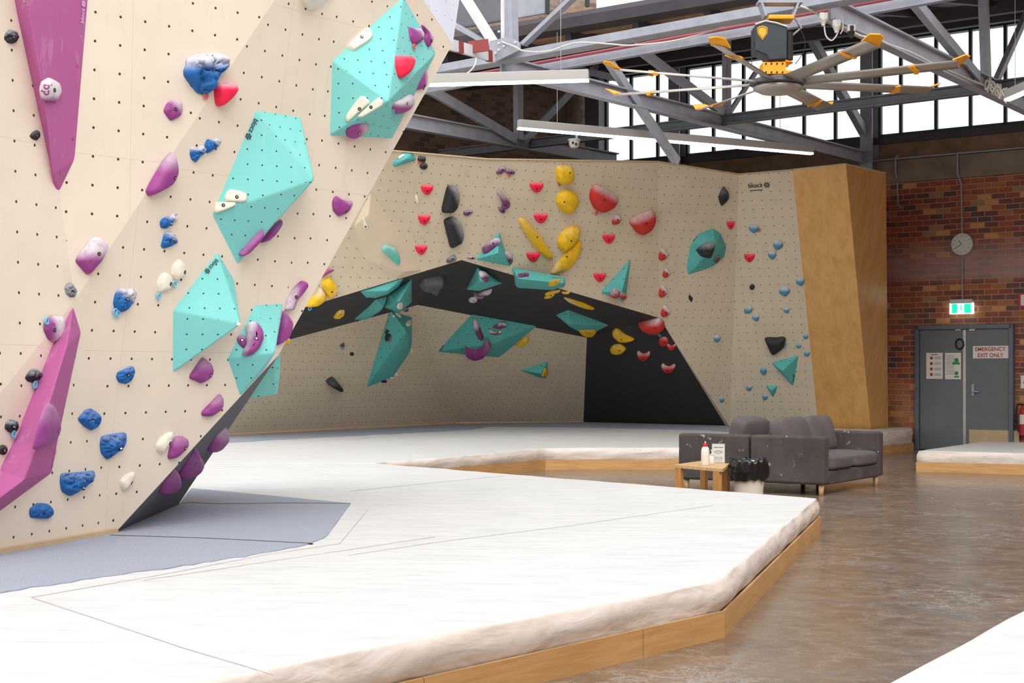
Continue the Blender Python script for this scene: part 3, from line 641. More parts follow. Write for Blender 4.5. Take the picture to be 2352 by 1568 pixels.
# door
dz1 = wz(2105, 748); da, db = wt_(2105), wt_(2331)
r = empty('door_1', Wp((da+db)/2, 0)); r['kind'] = 'structure'
b = MB(); fw = .075
b.box(Wp(da+fw/2, dz1/2, .03), (fw, .12, dz1), e); b.box(Wp(db-fw/2, dz1/2, .03), (fw, .12, dz1), e); b.box(Wp((da+db)/2, dz1-fw/2, .03), (db-da, .12, fw), e)
bev(b.build('door_frame', M['doorframe'], r), .008)
dm = wt_(2219); hz = dz1-fw
for a_, b_ in ((da+fw, dm), (dm, db-fw)):
    q = MB(); q.box(Wp((a_+b_)/2, hz/2+.005, .015), (b_-a_-.008, .045, hz-.01), e); bev(q.build('door_leaf', M['doorgrey'], r), .004)
b = MB(); b.box(Wp(dm-.01, hz/2, .045), (.05, .014, hz-.02), e); b.build('meeting_strip', M['alu'], r)
b = MB(); b.box(Wp(dm+.14, wz(2230, 895), .05), (.05, .02, .2), e); b.bar(Wp(dm+.14, wz(2230, 895)-.02, .1), Wp(dm+.26, wz(2230, 895)-.03, .1), .02, .02); b.bar(Wp(dm+.14, wz(2230, 895)-.02, .04), Wp(dm+.14, wz(2230, 895)-.02, .1), .02, .02); b.build('door_handle', M['steel'], r)
b = MB(); b.box(Wp(dm+.5, .2, .045), (.86, .012, .34), e); b.build('kick_plate', M['plyedge'], r)
b = MB()
for x in (2204, 2236): b.box(wpx(x, 756, .05), (.1, .04, .05), e)
b.build('door_closer_bracket', M['alu'], r)
b = MB(); cw = wpx(2207, 790, .06); b.tube([cw+(E_U*math.cos(a*.3927)*.07+Z3*math.sin(a*.3927)*.088) for a in range(17)], .014, 6, caps=False); o = b.build('rubber_hoop', M['rust']); tag(o, 'black rubber hoop hanging on the left door leaf', 'ring')
# signs on the door
def wsign(px0, py0, px1, py1, off, label, name='door_sign', m='signwhite', cat='sign', fr=None):
    a_, b_ = wt_(px0), wt_(px1); xm = (px0+px1)/2; za, zb = wz(xm, py1), wz(xm, py0); c = Wp((a_+b_)/2, (za+zb)/2, off)
    r = empty(name, c); tag(r, label, cat)
    q = MB(); q.box(c, (b_-a_, .008, zb-za), e); bev(q.build('board', M[m], r), .003); return r, c, b_-a_, zb-za
r, c, w, h = wsign(2237, 794, 2319, 823, .05, 'white sign reading EMERGENCY EXIT ONLY in red on the right door leaf')
text_mesh('lettering', 'EMERGENCY', c-E_U*(w*.43)+Z3*(h*.08)+E_N*.005, E_U, Z3, w*.86, M['signred'], r, height=h*.32, off=.02, nrm=E_N)
text_mesh('lettering', 'EXIT ONLY', c-E_U*(w*.36)-Z3*(h*.4)+E_N*.005, E_U, Z3, w*.72, M['signred'], r, height=h*.32, off=.02, nrm=E_N)
r, c, w, h = wsign(2130, 810, 2168, 870, .05, 'white sheet with four red symbols on the left door leaf')
b = MB(); g_ = MB()
for k in range(4):
    zc = h*(.3-.21*k); b.lathe(c-E_U*w*.18+Z3*zc+E_N*.004, [(.028, 0), (.028, .003)], 14, E_N)
    for j in (-.012, .012): g_.box(c+E_U*w*.2+Z3*(zc+j)+E_N*.005, (w*.4, .003, .009), e)
b.box(c+Z3*h*.43+E_N*.005, (w*.4, .003, .014), e)
b.build('symbols', M['signred'], r); g_.build('text_lines', M['inkgrey'], r)
r, c, w, h = wsign(2173, 810, 2210, 871, .05, 'white notice with green print on the left door leaf')
b = MB(); g_ = MB()
for k in range(10): g_.box(c-E_U*w*.16+Z3*(h*(.38-.075*k))+E_N*.005, (w*.5, .003, .008), e)
b.lathe(c+E_U*w*.22+Z3*h*.22+E_N*.004, [(.04, 0), (.04, .003)], 14, E_N); b.box(c+E_U*w*.2+Z3*h*.1+E_N*.005, (w*.45, .003, .04), e); b.lathe(c+E_U*w*.22-Z3*h*.27+E_N*.004, [(.035, 0), (.035, .003)], 14, E_N); b.box(c+E_U*w*.22-Z3*h*.4+E_N*.005, (w*.3, .003, .025), e)
b.build('green_print', M['signgreen'], r); g_.build('text_lines', M['inkgrey'], r)
r, c, w, h = wsign(2340, 672, 2372, 706, .03, 'red and white fire sign at the right edge of the photo', 'fire_sign', 'signred')
q = MB(); q.box(c+E_N*.005, (w*.62, .004, h*.72), e); q.build('white_field', M['signwhite'], r)
r, c, w, h = wsign(2346, 862, 2372, 892, .03, 'small white fire notice above the extinguisher at the right edge', 'fire_sign', 'signwhite')
q = MB(); q.add([c+E_N*.006+p for p in (-E_U*w*.3-Z3*h*.1, E_U*w*.1-Z3*h*.1, -E_U*w*.1+Z3*h*.3)], [(0, 1, 2)]); q.build('red_symbol', M['signred'], r)
c = wpx(2357, 967, .12); c.z = wz(2357, 965); r = empty('fire_extinguisher', c); tag(r, 'red fire extinguisher on the brick wall at the right edge', 'fire extinguisher')
b = MB(); b.lathe(c, [(.05, -.26), (.07, -.24), (.07, .17), (.04, .22), (.025, .25)], 20); b.build('cylinder', M['signred'], r)
b = MB(); b.lathe(c, [(.0715, -.06), (.0715, .1)], 20); b.build('label_band', M['signwhite'], r)
b = MB(); b.tube(curve_pts([c+Z3*.26, c+Z3*.27-E_U*.08, c+Z3*.2-E_U*.12, c-Z3*.1-E_U*.11, c-Z3*.2-E_U*.08], 5), .014, 6); b.build('hose', M['rust'], r)

# ================================================================ crash mats
def ZM(Y): return .285+max(0.0, Y-20)*.015
def fl2(px, py): p = flo(px, py); return (p.x, p.y)
import bmesh
def slab_poly(name, pts2, z0, ztop, m, parent, inset=0, seg=.35, side=None, smooth=True, wr=0.0, bevw=.03):
    """mat: outline in plan, top follows ztop(y); sides subdivided and wrinkled; rounded upper edge"""
    # densify
    P = []
    n = len(pts2)
    for i in range(n):
        a = V3((pts2[i][0], pts2[i][1], 0)); b_ = V3((pts2[(i+1) % n][0], pts2[(i+1) % n][1], 0)); k = max(1, int((b_-a).length/seg))
        for j in range(k): P.append(a.lerp(b_, j/k))
    n = len(P)
    ar = sum(P[i].x*P[(i+1) % n].y-P[(i+1) % n].x*P[i].y for i in range(n))
    if ar < 0: P.reverse()
    N = []
    for i in range(n):
        d = (P[(i+1) % n]-P[i-1]).normalized(); N.append(V3((d.y, -d.x, 0)))
    V = []; Fc = []; fm = []
    lv = [(0, 0), (.25, .012), (.5, .02), (.75, .014), (.9, .0), (.97, -.004), (1.0, -.014)]
    for (f_, o_) in lv:
        for i in range(n):
            zt = ztop(P[i].y); w_ = wr*noise.noise(V3((P[i].x*2.2, P[i].y*2.2, f_*1.6)))*(1 if 0 < f_ < .95 else .35)
            q = P[i]+N[i]*(o_+w_-inset); V.append((q.x, q.y, z0+(zt-z0)*f_+(wr*.25*noise.noise(V3((P[i].x*3, P[i].y*3, 9)))*(f_ > .8))))
    for l in range(len(lv)-1):
        for i in range(n):
            j = (i+1) % n; Fc.append((l*n+i, l*n+j, (l+1)*n+j, (l+1)*n+i)); fm.append(1)
    o = mk(name, V, Fc, None, parent, mats=[M[m], M[side or m]], fm=fm, smooth=smooth)
    bm = bmesh.new(); bm.from_mesh(o.data); bm.verts.ensure_lookup_table()
    tc_ = [bm.verts[(len(lv)-1)*n+i].co.copy() for i in range(n)]; top = [bm.verts.new(c_) for c_ in tc_]
    f = bm.faces.new(top); f.material_index = 0; f.smooth = False
    bmesh.ops.triangulate(bm, faces=[f], quad_method='BEAUTY', ngon_method='BEAUTY')
    bm.to_mesh(o.data); bm.free()
    o.data.validate(); return o
def kerb(name, pts2, h, parent, joints=2.44, th=.018):
    """upright ply boards standing along an open line"""
    for i in range(len(pts2)-1):
        a, b_ = V3((*pts2[i], 0)), V3((*pts2[i+1], 0)); L = (b_-a).length; k = max(1, round(L/joints)); d = (b_-a).normalized()
        for j in range(k):
            p = a+d*(L*j/k+.003); q = a+d*(L*(j+1)/k-.003); m_ = MB(); m_.bar(p+Z3*h/2, q+Z3*h/2, th, h); o = m_.build(name, M['kerb'], parent)
J = fl2(860, 1101); J = ((860-CX)*17.9/F, 17.9)
P1 = fl2(1883, 1222); P2 = fl2(1662, 1463); P3 = fl2(1474, 1509); P4 = (-2.3, 3.75)
nm = empty('crash_mat', (0, 10, 0)); tag(nm, 'large white crash mat filling the foreground, with a plywood kerb', 'crash mat')
Jl = (-9, 17.9)
def insetp(p, c, d): v = V3((c[0]-p[0], c[1]-p[1], 0)).normalized()*d; return (p[0]+v.x, p[1]+v.y)
ctr = (-2, 11)
slab_poly('mat_cover', [P1, P2, P3, P4, (-3.36, 7.72), (-2.62, 10.08), (-2.68, 12.3), (-4.1, 13.6), (-9, 17.9), J], .13, ZM, 'vinyl', nm, inset=.02, side='canvas', wr=.022, seg=.16)
kerb('kerb_board', [J, P1, P2, P3, P4], .135, nm, 1.8)
for LL in ([(72, 1371), (250, 1430), (420, 1487), (560, 1528), (628, 1550)], [(72, 1371), (340, 1325), (620, 1272), (780, 1248), (845, 1170)], [(800, 1275), (1000, 1245), (1300, 1208), (1640, 1160)], [(800, 1128), (1100, 1098), (1160, 1092)], [(330, 1332), (800, 1262), (1000, 1232)]):
    MB().tube([flo(x, y, .288) for x, y in LL], .0015, 4).build('cover_seam', M['seamgrey'], nm)
fm_ = empty('crash_mat', (0, 24, 0)); tag(fm_, 'far white crash mat below the back climbing wall, with a plywood kerb', 'crash mat')
K1 = fl2(1252, 1079); K2 = (3.2, 21.25); K3 = fl2(2043, 1043); K4 = fl2(2098, 1035)
bw0 = Wp(wt_(2094), 0, .02); bw1 = Wp(tC+.1, 0, .05)
lw = CP+EL*11+NL*.05
slab_poly('mat_cover', [J, K1, K2, K3, K4, (bw0.x, bw0.y), (6.59, 26.62), (6.18, 26.12), (5.37, 26.6), (3.83, 27.23), (1.34, 28.62), (-1.05, 27.93), (-5.0, 23.45), (-9, 19.5), Jl], .14, ZM, 'vinyl', fm_, inset=.02, side='canvas', wr=.03, seg=.16)
kerb('kerb_board', [J, K1, K2, K3, K4], .145, fm_, 2.6)
# right side mats
R0 = fl2(2105, 1083); R1 = fl2(2352, 1090); dR = V3((R1[0]-R0[0], R1[1]-R0[1], 0)).normalized(); R1 = (R0[0]+dR.x*7, R0[1]+dR.y*7)
bk = pt(2330, 1001, 25.2); rb = V3((bk.x-R0[0], bk.y-R0[1], 0)).normalized(); R3 = (R0[0]+rb.x*3.4, R0[1]+rb.y*3.4)
rm = empty('crash_mat', (R0[0]+2, R0[1]+1, 0)); tag(rm, 'white crash mat in front of the grey door, with a plywood kerb', 'crash mat')
slab_poly('mat_cover', [R0, R1, (R3[0]+5.2*.8, R3[1]-5.2*.6), R3], .13, lambda y: .285, 'vinyl', rm, inset=.02, side='canvas', wr=.02, seg=.16)
kerb('kerb_board', [R3, R0, R1], .135, rm, 2.44)
Q0 = pt(2030, 1568, 5.2); Q1 = pt(2352, 1398, 6.85); dq = (V3((Q1.x, Q1.y, 0))-V3((Q0.x, Q0.y, 0))).normalized(); qa = V3((Q0.x, Q0.y, 0))-dq*2.2; qb = V3((Q1.x, Q1.y, 0))+dq*4
cm = empty('crash_mat', (3, 5, 0)); tag(cm, 'white crash mat in the lower right corner of the photo', 'crash mat')
slab_poly('mat_cover', [(qa.x, qa.y), (qb.x, qb.y), (qb.x+4, qb.y-3), (qa.x+4, qa.y-2)], .13, lambda y: .285, 'vinyl', cm, inset=0, side='canvas', wr=.02, seg=.2)
kerb('kerb_board', [(qa.x+.02, qa.y-.01), (qb.x+.02, qb.y-.01)], .135, cm, 2.44)
# carpets lying on the mats
def carpet(name, pxs, label, m, thick=.006, z=None, extra2=None):
    P = []
    for (x, y) in pxs:
        Y = (EYE-.285)*F/(y-HY)
        for _ in range(4): Y = (EYE-ZM(Y))*F/(y-HY)
        P.append(pt(x, y, Y))
    for q in (extra2 or []): P.append(V3((q[0], q[1], ZM(q[1]))))
    n = len(P); V = [p+Z3*thick for p in P]+[p-Z3*.002 for p in P]
    o = mk(name, V, [tuple(reversed(range(n))), tuple(range(n, 2*n))]+[(k, (k+1) % n, n+(k+1) % n, n+k) for k in range(n)], M[m]); tag(o, label, 'carpet'); 
    bm = bmesh.new(); bm.from_mesh(o.data); bmesh.ops.recalc_face_normals(bm, faces=bm.faces); bmesh.ops.triangulate(bm, faces=[f for f in bm.faces if len(f.verts) > 4]); bm.to_mesh(o.data); bm.free()
    return o
rg = random.Random(5)
def jag(a, b_, n, amp): return [(a[0]+(b_[0]-a[0])*k/n, a[1]+(b_[1]-a[1])*k/n+rg.uniform(-amp, amp)) for k in range(n)]
carpet('carpet_strip', jag((-120, 1386), (0, 1361), 3, 1)+jag((0, 1361), (560, 1280), 24, 1.6)+jag((560, 1280), (722, 1248), 8, 1)+[(745, 1236), (752, 1230), (806, 1157), (600, 1137), (440, 1122)], 'grey carpet strip on the mat at the foot of the near climbing wall', 'carpet', extra2=[(-2.68, 12.29), (-2.625, 10.09), (-3.36, 7.75)])
for pp, lab in (([(254, 1233), (330, 1235), (480, 1240), (620, 1247), (718, 1252)], 'dark seam line across the near carpet, closer to the camera'), ([(408, 1160), (440, 1157), (500, 1160), (560, 1160), (640, 1158), (805, 1159)], 'dark seam line across the near carpet, further back')):
    o = MB().tube([pt(x, y, 3745/(y-HY))+Z3*.009 for x, y in pp], .006, 5).build('carpet_seam', M['seam']); tag(o, lab, 'carpet seam')
carpet('carpet_strip', jag((380, 1026), (520, 1017), 4, .6)+jag((520, 1017), (1120, 986), 16, .7)+[(1124, 981), (1300, 982), (1620, 989), (1720, 996), (1900, 996)], 'grey carpet strip on the mat at the foot of the back climbing wall', 'carpet', extra2=[(5.35, 26.62), (3.83, 27.25), (1.34, 28.64), (-1.05, 27.95), (-5.0, 23.47)])

# ================================================================ sofas, table, bin
def cushion(name, c, dims, m, parent, puff=.25, tilt=0.0, seed=0, sub=2, sag=.0):
    """soft rounded block in local coordinates"""
    bm = bmesh.new(); bmesh.ops.create_cube(bm, size=1); bmesh.ops.subdivide_edges(bm, edges=bm.edges, cuts=5, use_grid_fill=True)
    for v in bm.verts:
        x, y, z = v.co*2
        r = max(abs(x), abs(y), abs(z))
        l = (abs(x)**9+abs(y)**9+abs(z)**9)**(1/9); s = r/l if l else 1
        q = V3((x, y, z))*s
        q += V3((0, 0, 1))*puff*(.3 if dims[1] > .3 else .08)*z*(1-x*x)*(1-y*y)+V3((0, 1, 0))*puff*(.5 if dims[1] < .3 else .05)*y*(1-x*x)*(1-z*z)
        q += V3((1, 1, 1))*.02*noise.noise(V3((x*2+seed, y*2, z*2)))
        v.co = V3((q.x*dims[0]/2, q.y*dims[1]/2, q.z*dims[2]/2-sag*(1-x*x)*dims[2]*(z > 0)))
    R = Matrix.Rotation(tilt, 4, 'X'); bmesh.ops.transform(bm, matrix=Matrix.Translation(c) @ R, verts=bm.verts)
    me = bpy.data.meshes.new(name); bm.to_mesh(me); bm.free()
    for p in me.polygons: p.use_smooth = True
    me.materials.append(m); o = bpy.data.objects.new(name, me); COL.objects.link(o); o.parent = parent
    md = o.modifiers.new('sub', 'SUBSURF'); md.levels = 1; md.render_levels = 2
    return o
def lbox(name, c, dims, m, parent, bw=.03, seg=4):
    V, Fc = boxv(V3(c), X3, Y3, Z3, dims[0]/2, dims[1]/2, dims[2]/2); o = mk(name, V, Fc, m, parent, local=True); bev(o, bw, seg); return o
def sofa(loc, rz, label, cushions):
    r = empty('sofa', loc, rz); tag(r, label, 'sofa', 'grey sofas')
    L, D = 1.88, .88    # local x along the length (0 = near arm), y from front to back
    lbox('armrest', (.08, D/2, .385), (.16, D, .53), M['sofa'], r, .035); lbox('armrest', (L-.08, D/2, .385), (.16, D, .53), M['sofa'], r, .035)
    lbox('backrest', (L/2, D-.09, .38), (L-.3, .18, .5), M['sofa'], r, .035)
    lbox('seat_frame', (L/2, .36, .19), (L-.31, .7, .15), M['sofa'], r, .02)
    for k, x in enumerate((.16+.395, .16+.395+.785)):
        cushion('seat_cushion', (x, .37, .345), (.79, .76, .17), M['sofacush'], r, .5, seed=k)
    for k, x in enumerate(cushions):
        cushion('back_cushion', (x, .62, .62), (.72, .22, .42), M['sofacush'], r, .7, tilt=math.radians(-14), seed=5+k)
    for x in (.09, L-.09):
        for y in (.07, D-.09):
            q = MB(); q.lathe((0, 0, 0), [(.026, 0), (.032, .14)], 14); V = [v+V3((x, y, 0)) for v in q.V]; mk('leg', V, q.F, M['legwood'], r, local=True, smooth=True)
    return r
SO = V3((3.40, 16.6, 0)); rz = math.atan2(.835, .55)
s1 = sofa(SO, rz, 'dark grey two-seat sofa facing right, seat cushions in view', (.55, 1.32))
e1 = V3((.55, .835, 0)); e2 = V3((-.835, .55, 0))
s2 = sofa(SO+e1*1.88+e2*(1.78), rz+math.pi, 'dark grey sofa back to back behind the first one, its outer arm side facing us', (1.3,))
# stain dabs are in the fabric material
# table
TL = [pt(1660, 1076, 15.0), pt(1676, 1063, 15.9), pt(1611, 1058, 16.4), pt(1546, 1067, 15.7)]
tz = .40
TL = [V3((p.x, p.y, tz)) for p in TL]; r = empty('side_table', (sum(p.x for p in TL)/4, sum(p.y for p in TL)/4, 0)); tag(r, 'low plywood side table with bottles on it beside the sofas', 'table')
V = TL+[p-Z3*.03 for p in TL]; o = mk('tabletop', V, [(0, 1, 2, 3), (7, 6, 5, 4)]+[(k, 4+k, 4+(k+1) % 4, (k+1) % 4) for k in range(4)], M['tabletop'], r)
for (a, b_) in ((0, 3), (3, 0), (1, 2), (2, 1)):
    p = TL[a].lerp(TL[b_], .09); c_ = sum(TL, V3())/4; p = p.lerp(c_, .06); d = (TL[b_]-TL[a]).normalized()
    q = MB(); q.box(V3((p.x, p.y, (tz-.03)/2)), (.1, .035, tz-.03), (d, Z3.cross(d), Z3)); q.build('leg', M['tableleg'], r)
def tp(px, py, dz=0): # point on table plane
    Y = (EYE-tz)*F/(py-HY); return pt(px, py, Y)
c = tp(1620, 1069); r = empty('squeeze_bottle', c); tag(r, 'tall translucent white bottle with a red cap on the side table', 'bottle')
b = MB(); b.lathe(c, [(.038, 0), (.043, .01), (.043, .15), (.036, .18), (.02, .195)], 20); b.build('bottle_body', M['bottle'], r, smooth=True)
b = MB(); b.lathe(c, [(.022, .193), (.024, .215), (.012, .225), (.008, .232)], 14); b.build('cap', M['capred'], r)
b = MB(); b.lathe(c, [(.008, .232), (.004, .25)], 8); b.build('nozzle', M['white_gloss'], r)
c = tp(1635, 1066); r = empty('pump_bottle', c); tag(r, 'small pump bottle between the tall bottle and the mask notice', 'bottle')
b = MB(); b.lathe(c, [(.024, 0), (.026, .01), (.026, .085), (.014, .1)], 16); b.build('bottle_body', M['bottle'], r, smooth=True)
b = MB(); b.lathe(c, [(.026, .093), (.026, .105), (.006, .107), (.006, .14), (.012, .142), (.012, .152)], 12); b.bar(c+Z3*.147, c+Z3*.147+V3((.04, -.01, 0)), .012, .01); b.build('pump', M['white_gloss'], r)
c = tp(1650, 1063); w, h = .14, .205; c = c+Z3*(h/2); nn = V3((-.14, -1, 0)).normalized(); xd = V3((1, -.14, 0)).normalized(); r = empty('notice_board', c-Z3*h/2); tag(r, 'small white framed mask notice standing on the side table', 'sign')
b = MB(); b.box(c, (w, .012, h), (xd, nn, Z3)); b.build('board', M['inkgrey'], r)
b = MB(); b.box(c+nn*.007, (w*.92, .002, h*.94), (xd, nn, Z3)); b.build('sheet', M['white_gloss'], r)
text_mesh('lettering', 'masks in here.', c-xd*w*.36+Z3*h*.28+nn*.009, xd, Z3, w*.72, M['ink'], r, nrm=nn, off=.015)
for k, s in enumerate(('please use', 'common sense.', 'there are plenty', 'out at the cafe')):
    text_mesh('lettering', s, c-xd*w*.3-Z3*h*(.2+.068*k)+nn*.009, xd, Z3, w*.6, M['inkgrey'], r, nrm=nn, height=h*.04, off=.012)
b = MB(); ell = [c+nn*.009+xd*(math.cos(a*.3927)*w*.2)+Z3*(math.sin(a*.3927)*h*.085+h*.06) for a in range(17)]; b.tube(ell, .0015, 4)
for sx in (-1, 1): b.tube([c+nn*.009+xd*(sx*w*(.2+.1*math.sin(a*.52)))+Z3*(math.cos(a*.52)*h*.05+h*.07) for a in range(7)], .0013, 4)
b.tube([c+nn*.009-xd*w*.14+Z3*h*.07, c+nn*.009+xd*w*.14+Z3*h*.07], .0012, 4); b.build('mask_drawing', M['ink'], r)
# bin
c = V3((2.43, 15.65, 0)); r = empty('waste_bin', c); tag(r, 'white waste bin lined with a black bag beside the side table', 'bin')
b = MB(); b.lathe(c, [(.135, 0), (.14, .02), (.165, .34), (.172, .44), (.165, .44), (.15, .42), (.13, .03)], 36); b.build('bucket', M['bucket'], r, smooth=True)
V = []; Fc = []; n = 72; lv = [(.12, .1), (.155, .4), (.172, .455), (.185, .462), (.194, .43), (.2, .36), (.196, .29), (.185, .25)]
for l, (rr, z) in enumerate(lv):
    for k in range(n):
        a = 2*math.pi*k/n; w_ = noise.noise(V3((math.cos(a)*5, math.sin(a)*5, l*.45)))*.022*(1 if l > 1 else .5)+.006*math.sin(a*17+l)
        V.append(c+V3(((rr+w_)*math.cos(a), (rr+w_)*math.sin(a), z+.028*noise.noise(V3((math.cos(a)*3, math.sin(a)*3, 7+l*.2)))*(l > 1))))
for l in range(len(lv)-1):
    for k in range(n): Fc.append((l*n+k, l*n+(k+1) % n, (l+1)*n+(k+1) % n, (l+1)*n+k))
Fc.append(tuple(range(n)))
mk('bin_bag', V, Fc, M['bag'], r, smooth=True)
# ================================================================ climbing walls
WALLP = []      # polygons that holds are cast on: (verts)
VOLP = []
def facet(name, polys, m, parent, reg=True, thick=.0):
    V = []; Fc = []; idx = {}
    for P in polys:
        f = []
        for q in P:
            v = q if isinstance(q, Vector) else pt(*q); k = tuple(round(c, 4) for c in v)
            if k not in idx: idx[k] = len(V); V.append(v)
            f.append(idx[k])
        for i in range(1, len(f)-1):
            Fc.append((f[0], f[i], f[i+1]))
            if reg: WALLP.append([V[f[0]], V[f[i]], V[f[i+1]]])
    o = mk(name, V, Fc, M[m], parent, uv=False)
    bm = bmesh.new(); bm.from_mesh(o.data)
    for f in bm.faces:
        c = f.calc_center_median()+o.location+(V3(parent.location) if parent else V3())
    bm.to_mesh(o.data); bm.free()
    # orient towards the camera
    me = o.data; off = V3(parent.location) if parent else V3(o.location)
    me.flip_normals() if sum((p.normal.dot((p.center+off)-CAM))*p.area for p in me.polygons) > 0 else None
    plane_uv(me); return o
# ---- near wall
nw = empty('climbing_wall', (-2.7, 10, .285)); tag(nw, 'tall cream climbing wall leaning in from the left foreground', 'climbing wall')
a0 = V3((-3.37, 7.75, .285)); a1 = pt(262, 1226, 10.09); VV_ = pt(172, 690, 9.5); S_ = pt(64, -60, 9.2); S0 = pt(-330, -60, 7.9); Q_ = pt(671, -60, 10.6); Mv = pt(640, 815, 11.16); _n = (a1-VV_).cross(pt(1040, 100, 12.3)-VV_).normalized()
def onF(x, y): return on_plane(x, y, VV_, _n)
Mv = onF(640, 815); Q_ = onF(671, -60); K1_ = onF(768, -60); K2_ = onF(714, 313); T_ = pt(1040, 100, 12.2); R_ = pt(932, -60, 11.62)
d1 = pt(408, 1160, 12.28)
facet('left_panel', [[a0, a1, VV_, S_, S0]], 'beige', nw)
facet('upper_panel', [[VV_, Q_, S_]], 'beige', nw)
facet('overhang_panel', [[a1, Mv, VV_], [VV_, Mv, K2_, Q_], [Q_, K2_, K1_]], 'beige', nw)
facet('corner_panel', [[Mv, T_, K2_], [K2_, T_, R_, K1_]], 'beige', nw)
facet('underside_panel', [[a1, d1, Mv]], 'slate_panel', nw)
bT = pt(985, 130, 13.4); bR = pt(1064, -60, 13.2); bM = pt(600, 800, 13.4); bd = V3((d1.x-1.2, d1.y+1.2, .285))
facet('return_panel', [[T_, bR, R_]], 'pale_panel', nw)
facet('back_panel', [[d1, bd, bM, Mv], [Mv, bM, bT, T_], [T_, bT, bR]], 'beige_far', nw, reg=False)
b = MB(); b.bar(a0+Z3*.02+V3((.02, 0, 0)), a1+Z3*.02+V3((.02, 0, 0)), .02, .035); b.build('bottom_batten', M['plyedge'], nw)
# ---- back wall
bwl = empty('climbing_wall', (0, 27, .4)); tag(bwl, 'wide cave-like climbing wall at the back with black overhang bands', 'climbing wall')
def planar(px, py, a, b_, c):
    a, b_, c = [pt(*q) for q in (a, b_, c)]; n = (b_-a).cross(c-a).normalized(); return (px, py, on_plane(px, py, a, n).y)
B0_ = (430, 1003, 23.5); B1_ = (1045, 972, 28.0); B2_ = (1340, 970.5, 28.7); B3_ = (1667, 978, 27.3); B4_ = (1676, 980, 27.2); B5_ = (1880, 983, 26.7); B6_ = (2000, 985, 26.2); B7_ = (2040, 985, 26.7)
E2_ = (1515, 730, 25.7); T2 = (1510, 373, 24.1); 
L2 = planar(1348, 775, B2_, B3_, E2_)
L1 = planar(960, 700, B1_, B2_, L2); E1_ = planar(1060, 597, L1, L2, E2_); T1 = planar(1120, 367, E1_, E2_, T2)
T0 = (600, 322, 20.9); E0_ = planar(560, 748, T0, T1, E1_)
L0 = planar(500, 824, B0_, B1_, L1); T3 = planar(1697, 402, T2, E2_, B3_); T4 = planar(1820, 392, T3, B4_, B5_); T5 = planar(1943, 379, T4, B5_, B6_); T6 = planar(2035, 400, T5, B6_, B7_)
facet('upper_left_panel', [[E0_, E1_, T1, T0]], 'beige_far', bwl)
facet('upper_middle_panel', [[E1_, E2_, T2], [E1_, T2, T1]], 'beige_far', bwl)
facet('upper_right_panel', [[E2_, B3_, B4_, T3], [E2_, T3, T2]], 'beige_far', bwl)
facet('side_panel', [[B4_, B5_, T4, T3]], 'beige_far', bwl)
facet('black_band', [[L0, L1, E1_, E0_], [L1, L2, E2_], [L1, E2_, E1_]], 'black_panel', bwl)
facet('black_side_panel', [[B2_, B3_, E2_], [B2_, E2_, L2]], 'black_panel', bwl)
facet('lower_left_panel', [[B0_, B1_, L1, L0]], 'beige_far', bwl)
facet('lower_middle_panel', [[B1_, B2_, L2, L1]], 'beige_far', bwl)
tops = [pt(*q) for q in (T0, T1, T2, T3, T4)]; bk_ = [p+V3((.05, .9, 0)) for p in tops]
facet('top_ledge', [[tops[i], tops[i+1], bk_[i+1], bk_[i]] for i in range(4)], 'plyedge', bwl, reg=False)
b = MB()
for i in range(4): b.bar(tops[i]+V3((0, -.01, .012)), tops[i+1]+V3((0, -.01, .012)), .03, .02)
b.build('top_edge', M['plyedge'], bwl)
b = MB()
for p, q in ((B0_, B1_), (B1_, B2_)): b.bar(pt(*p)+V3((0, -.02, .01)), pt(*q)+V3((0, -.02, .01)), .02, .03)
b.build('bottom_batten', M['plyedge'], bwl)
pc = empty('plywood_column', pt(1960, 984, 26.4)); tag(pc, 'tall angled varnished plywood column between the back wall and the brick wall', 'column')
facet('front_face', [[B5_, B6_, T5, T4]], 'ply', pc)
facet('side_face', [[B6_, B7_, T6, T5]], 'ply', pc)
tt_ = [pt(*q) for q in (T4, T5, T6)]
facet('top_edge', [[tt_[0], tt_[1], tt_[1]+Z3*.03, tt_[0]+Z3*.03], [tt_[1], tt_[2], tt_[2]+Z3*.03, tt_[1]+Z3*.03]], 'plyedge', pc, reg=False)
tb_ = [p+V3((.1, 1.9, 0)) for p in tt_]
facet('top_ledge', [[tt_[0], tt_[1], tb_[1], tb_[0]], [tt_[1], tt_[2], tb_[2], tb_[1]]], 'plyedge', pc, reg=False)
rb_ = [pt(*T6), pt(*B7_)]; facet('return_face', [[rb_[0], rb_[1], rb_[1]+V3((-.02, .35, 0)), rb_[0]+V3((-.02, 2.1, 0))]], 'ply', pc, reg=False)

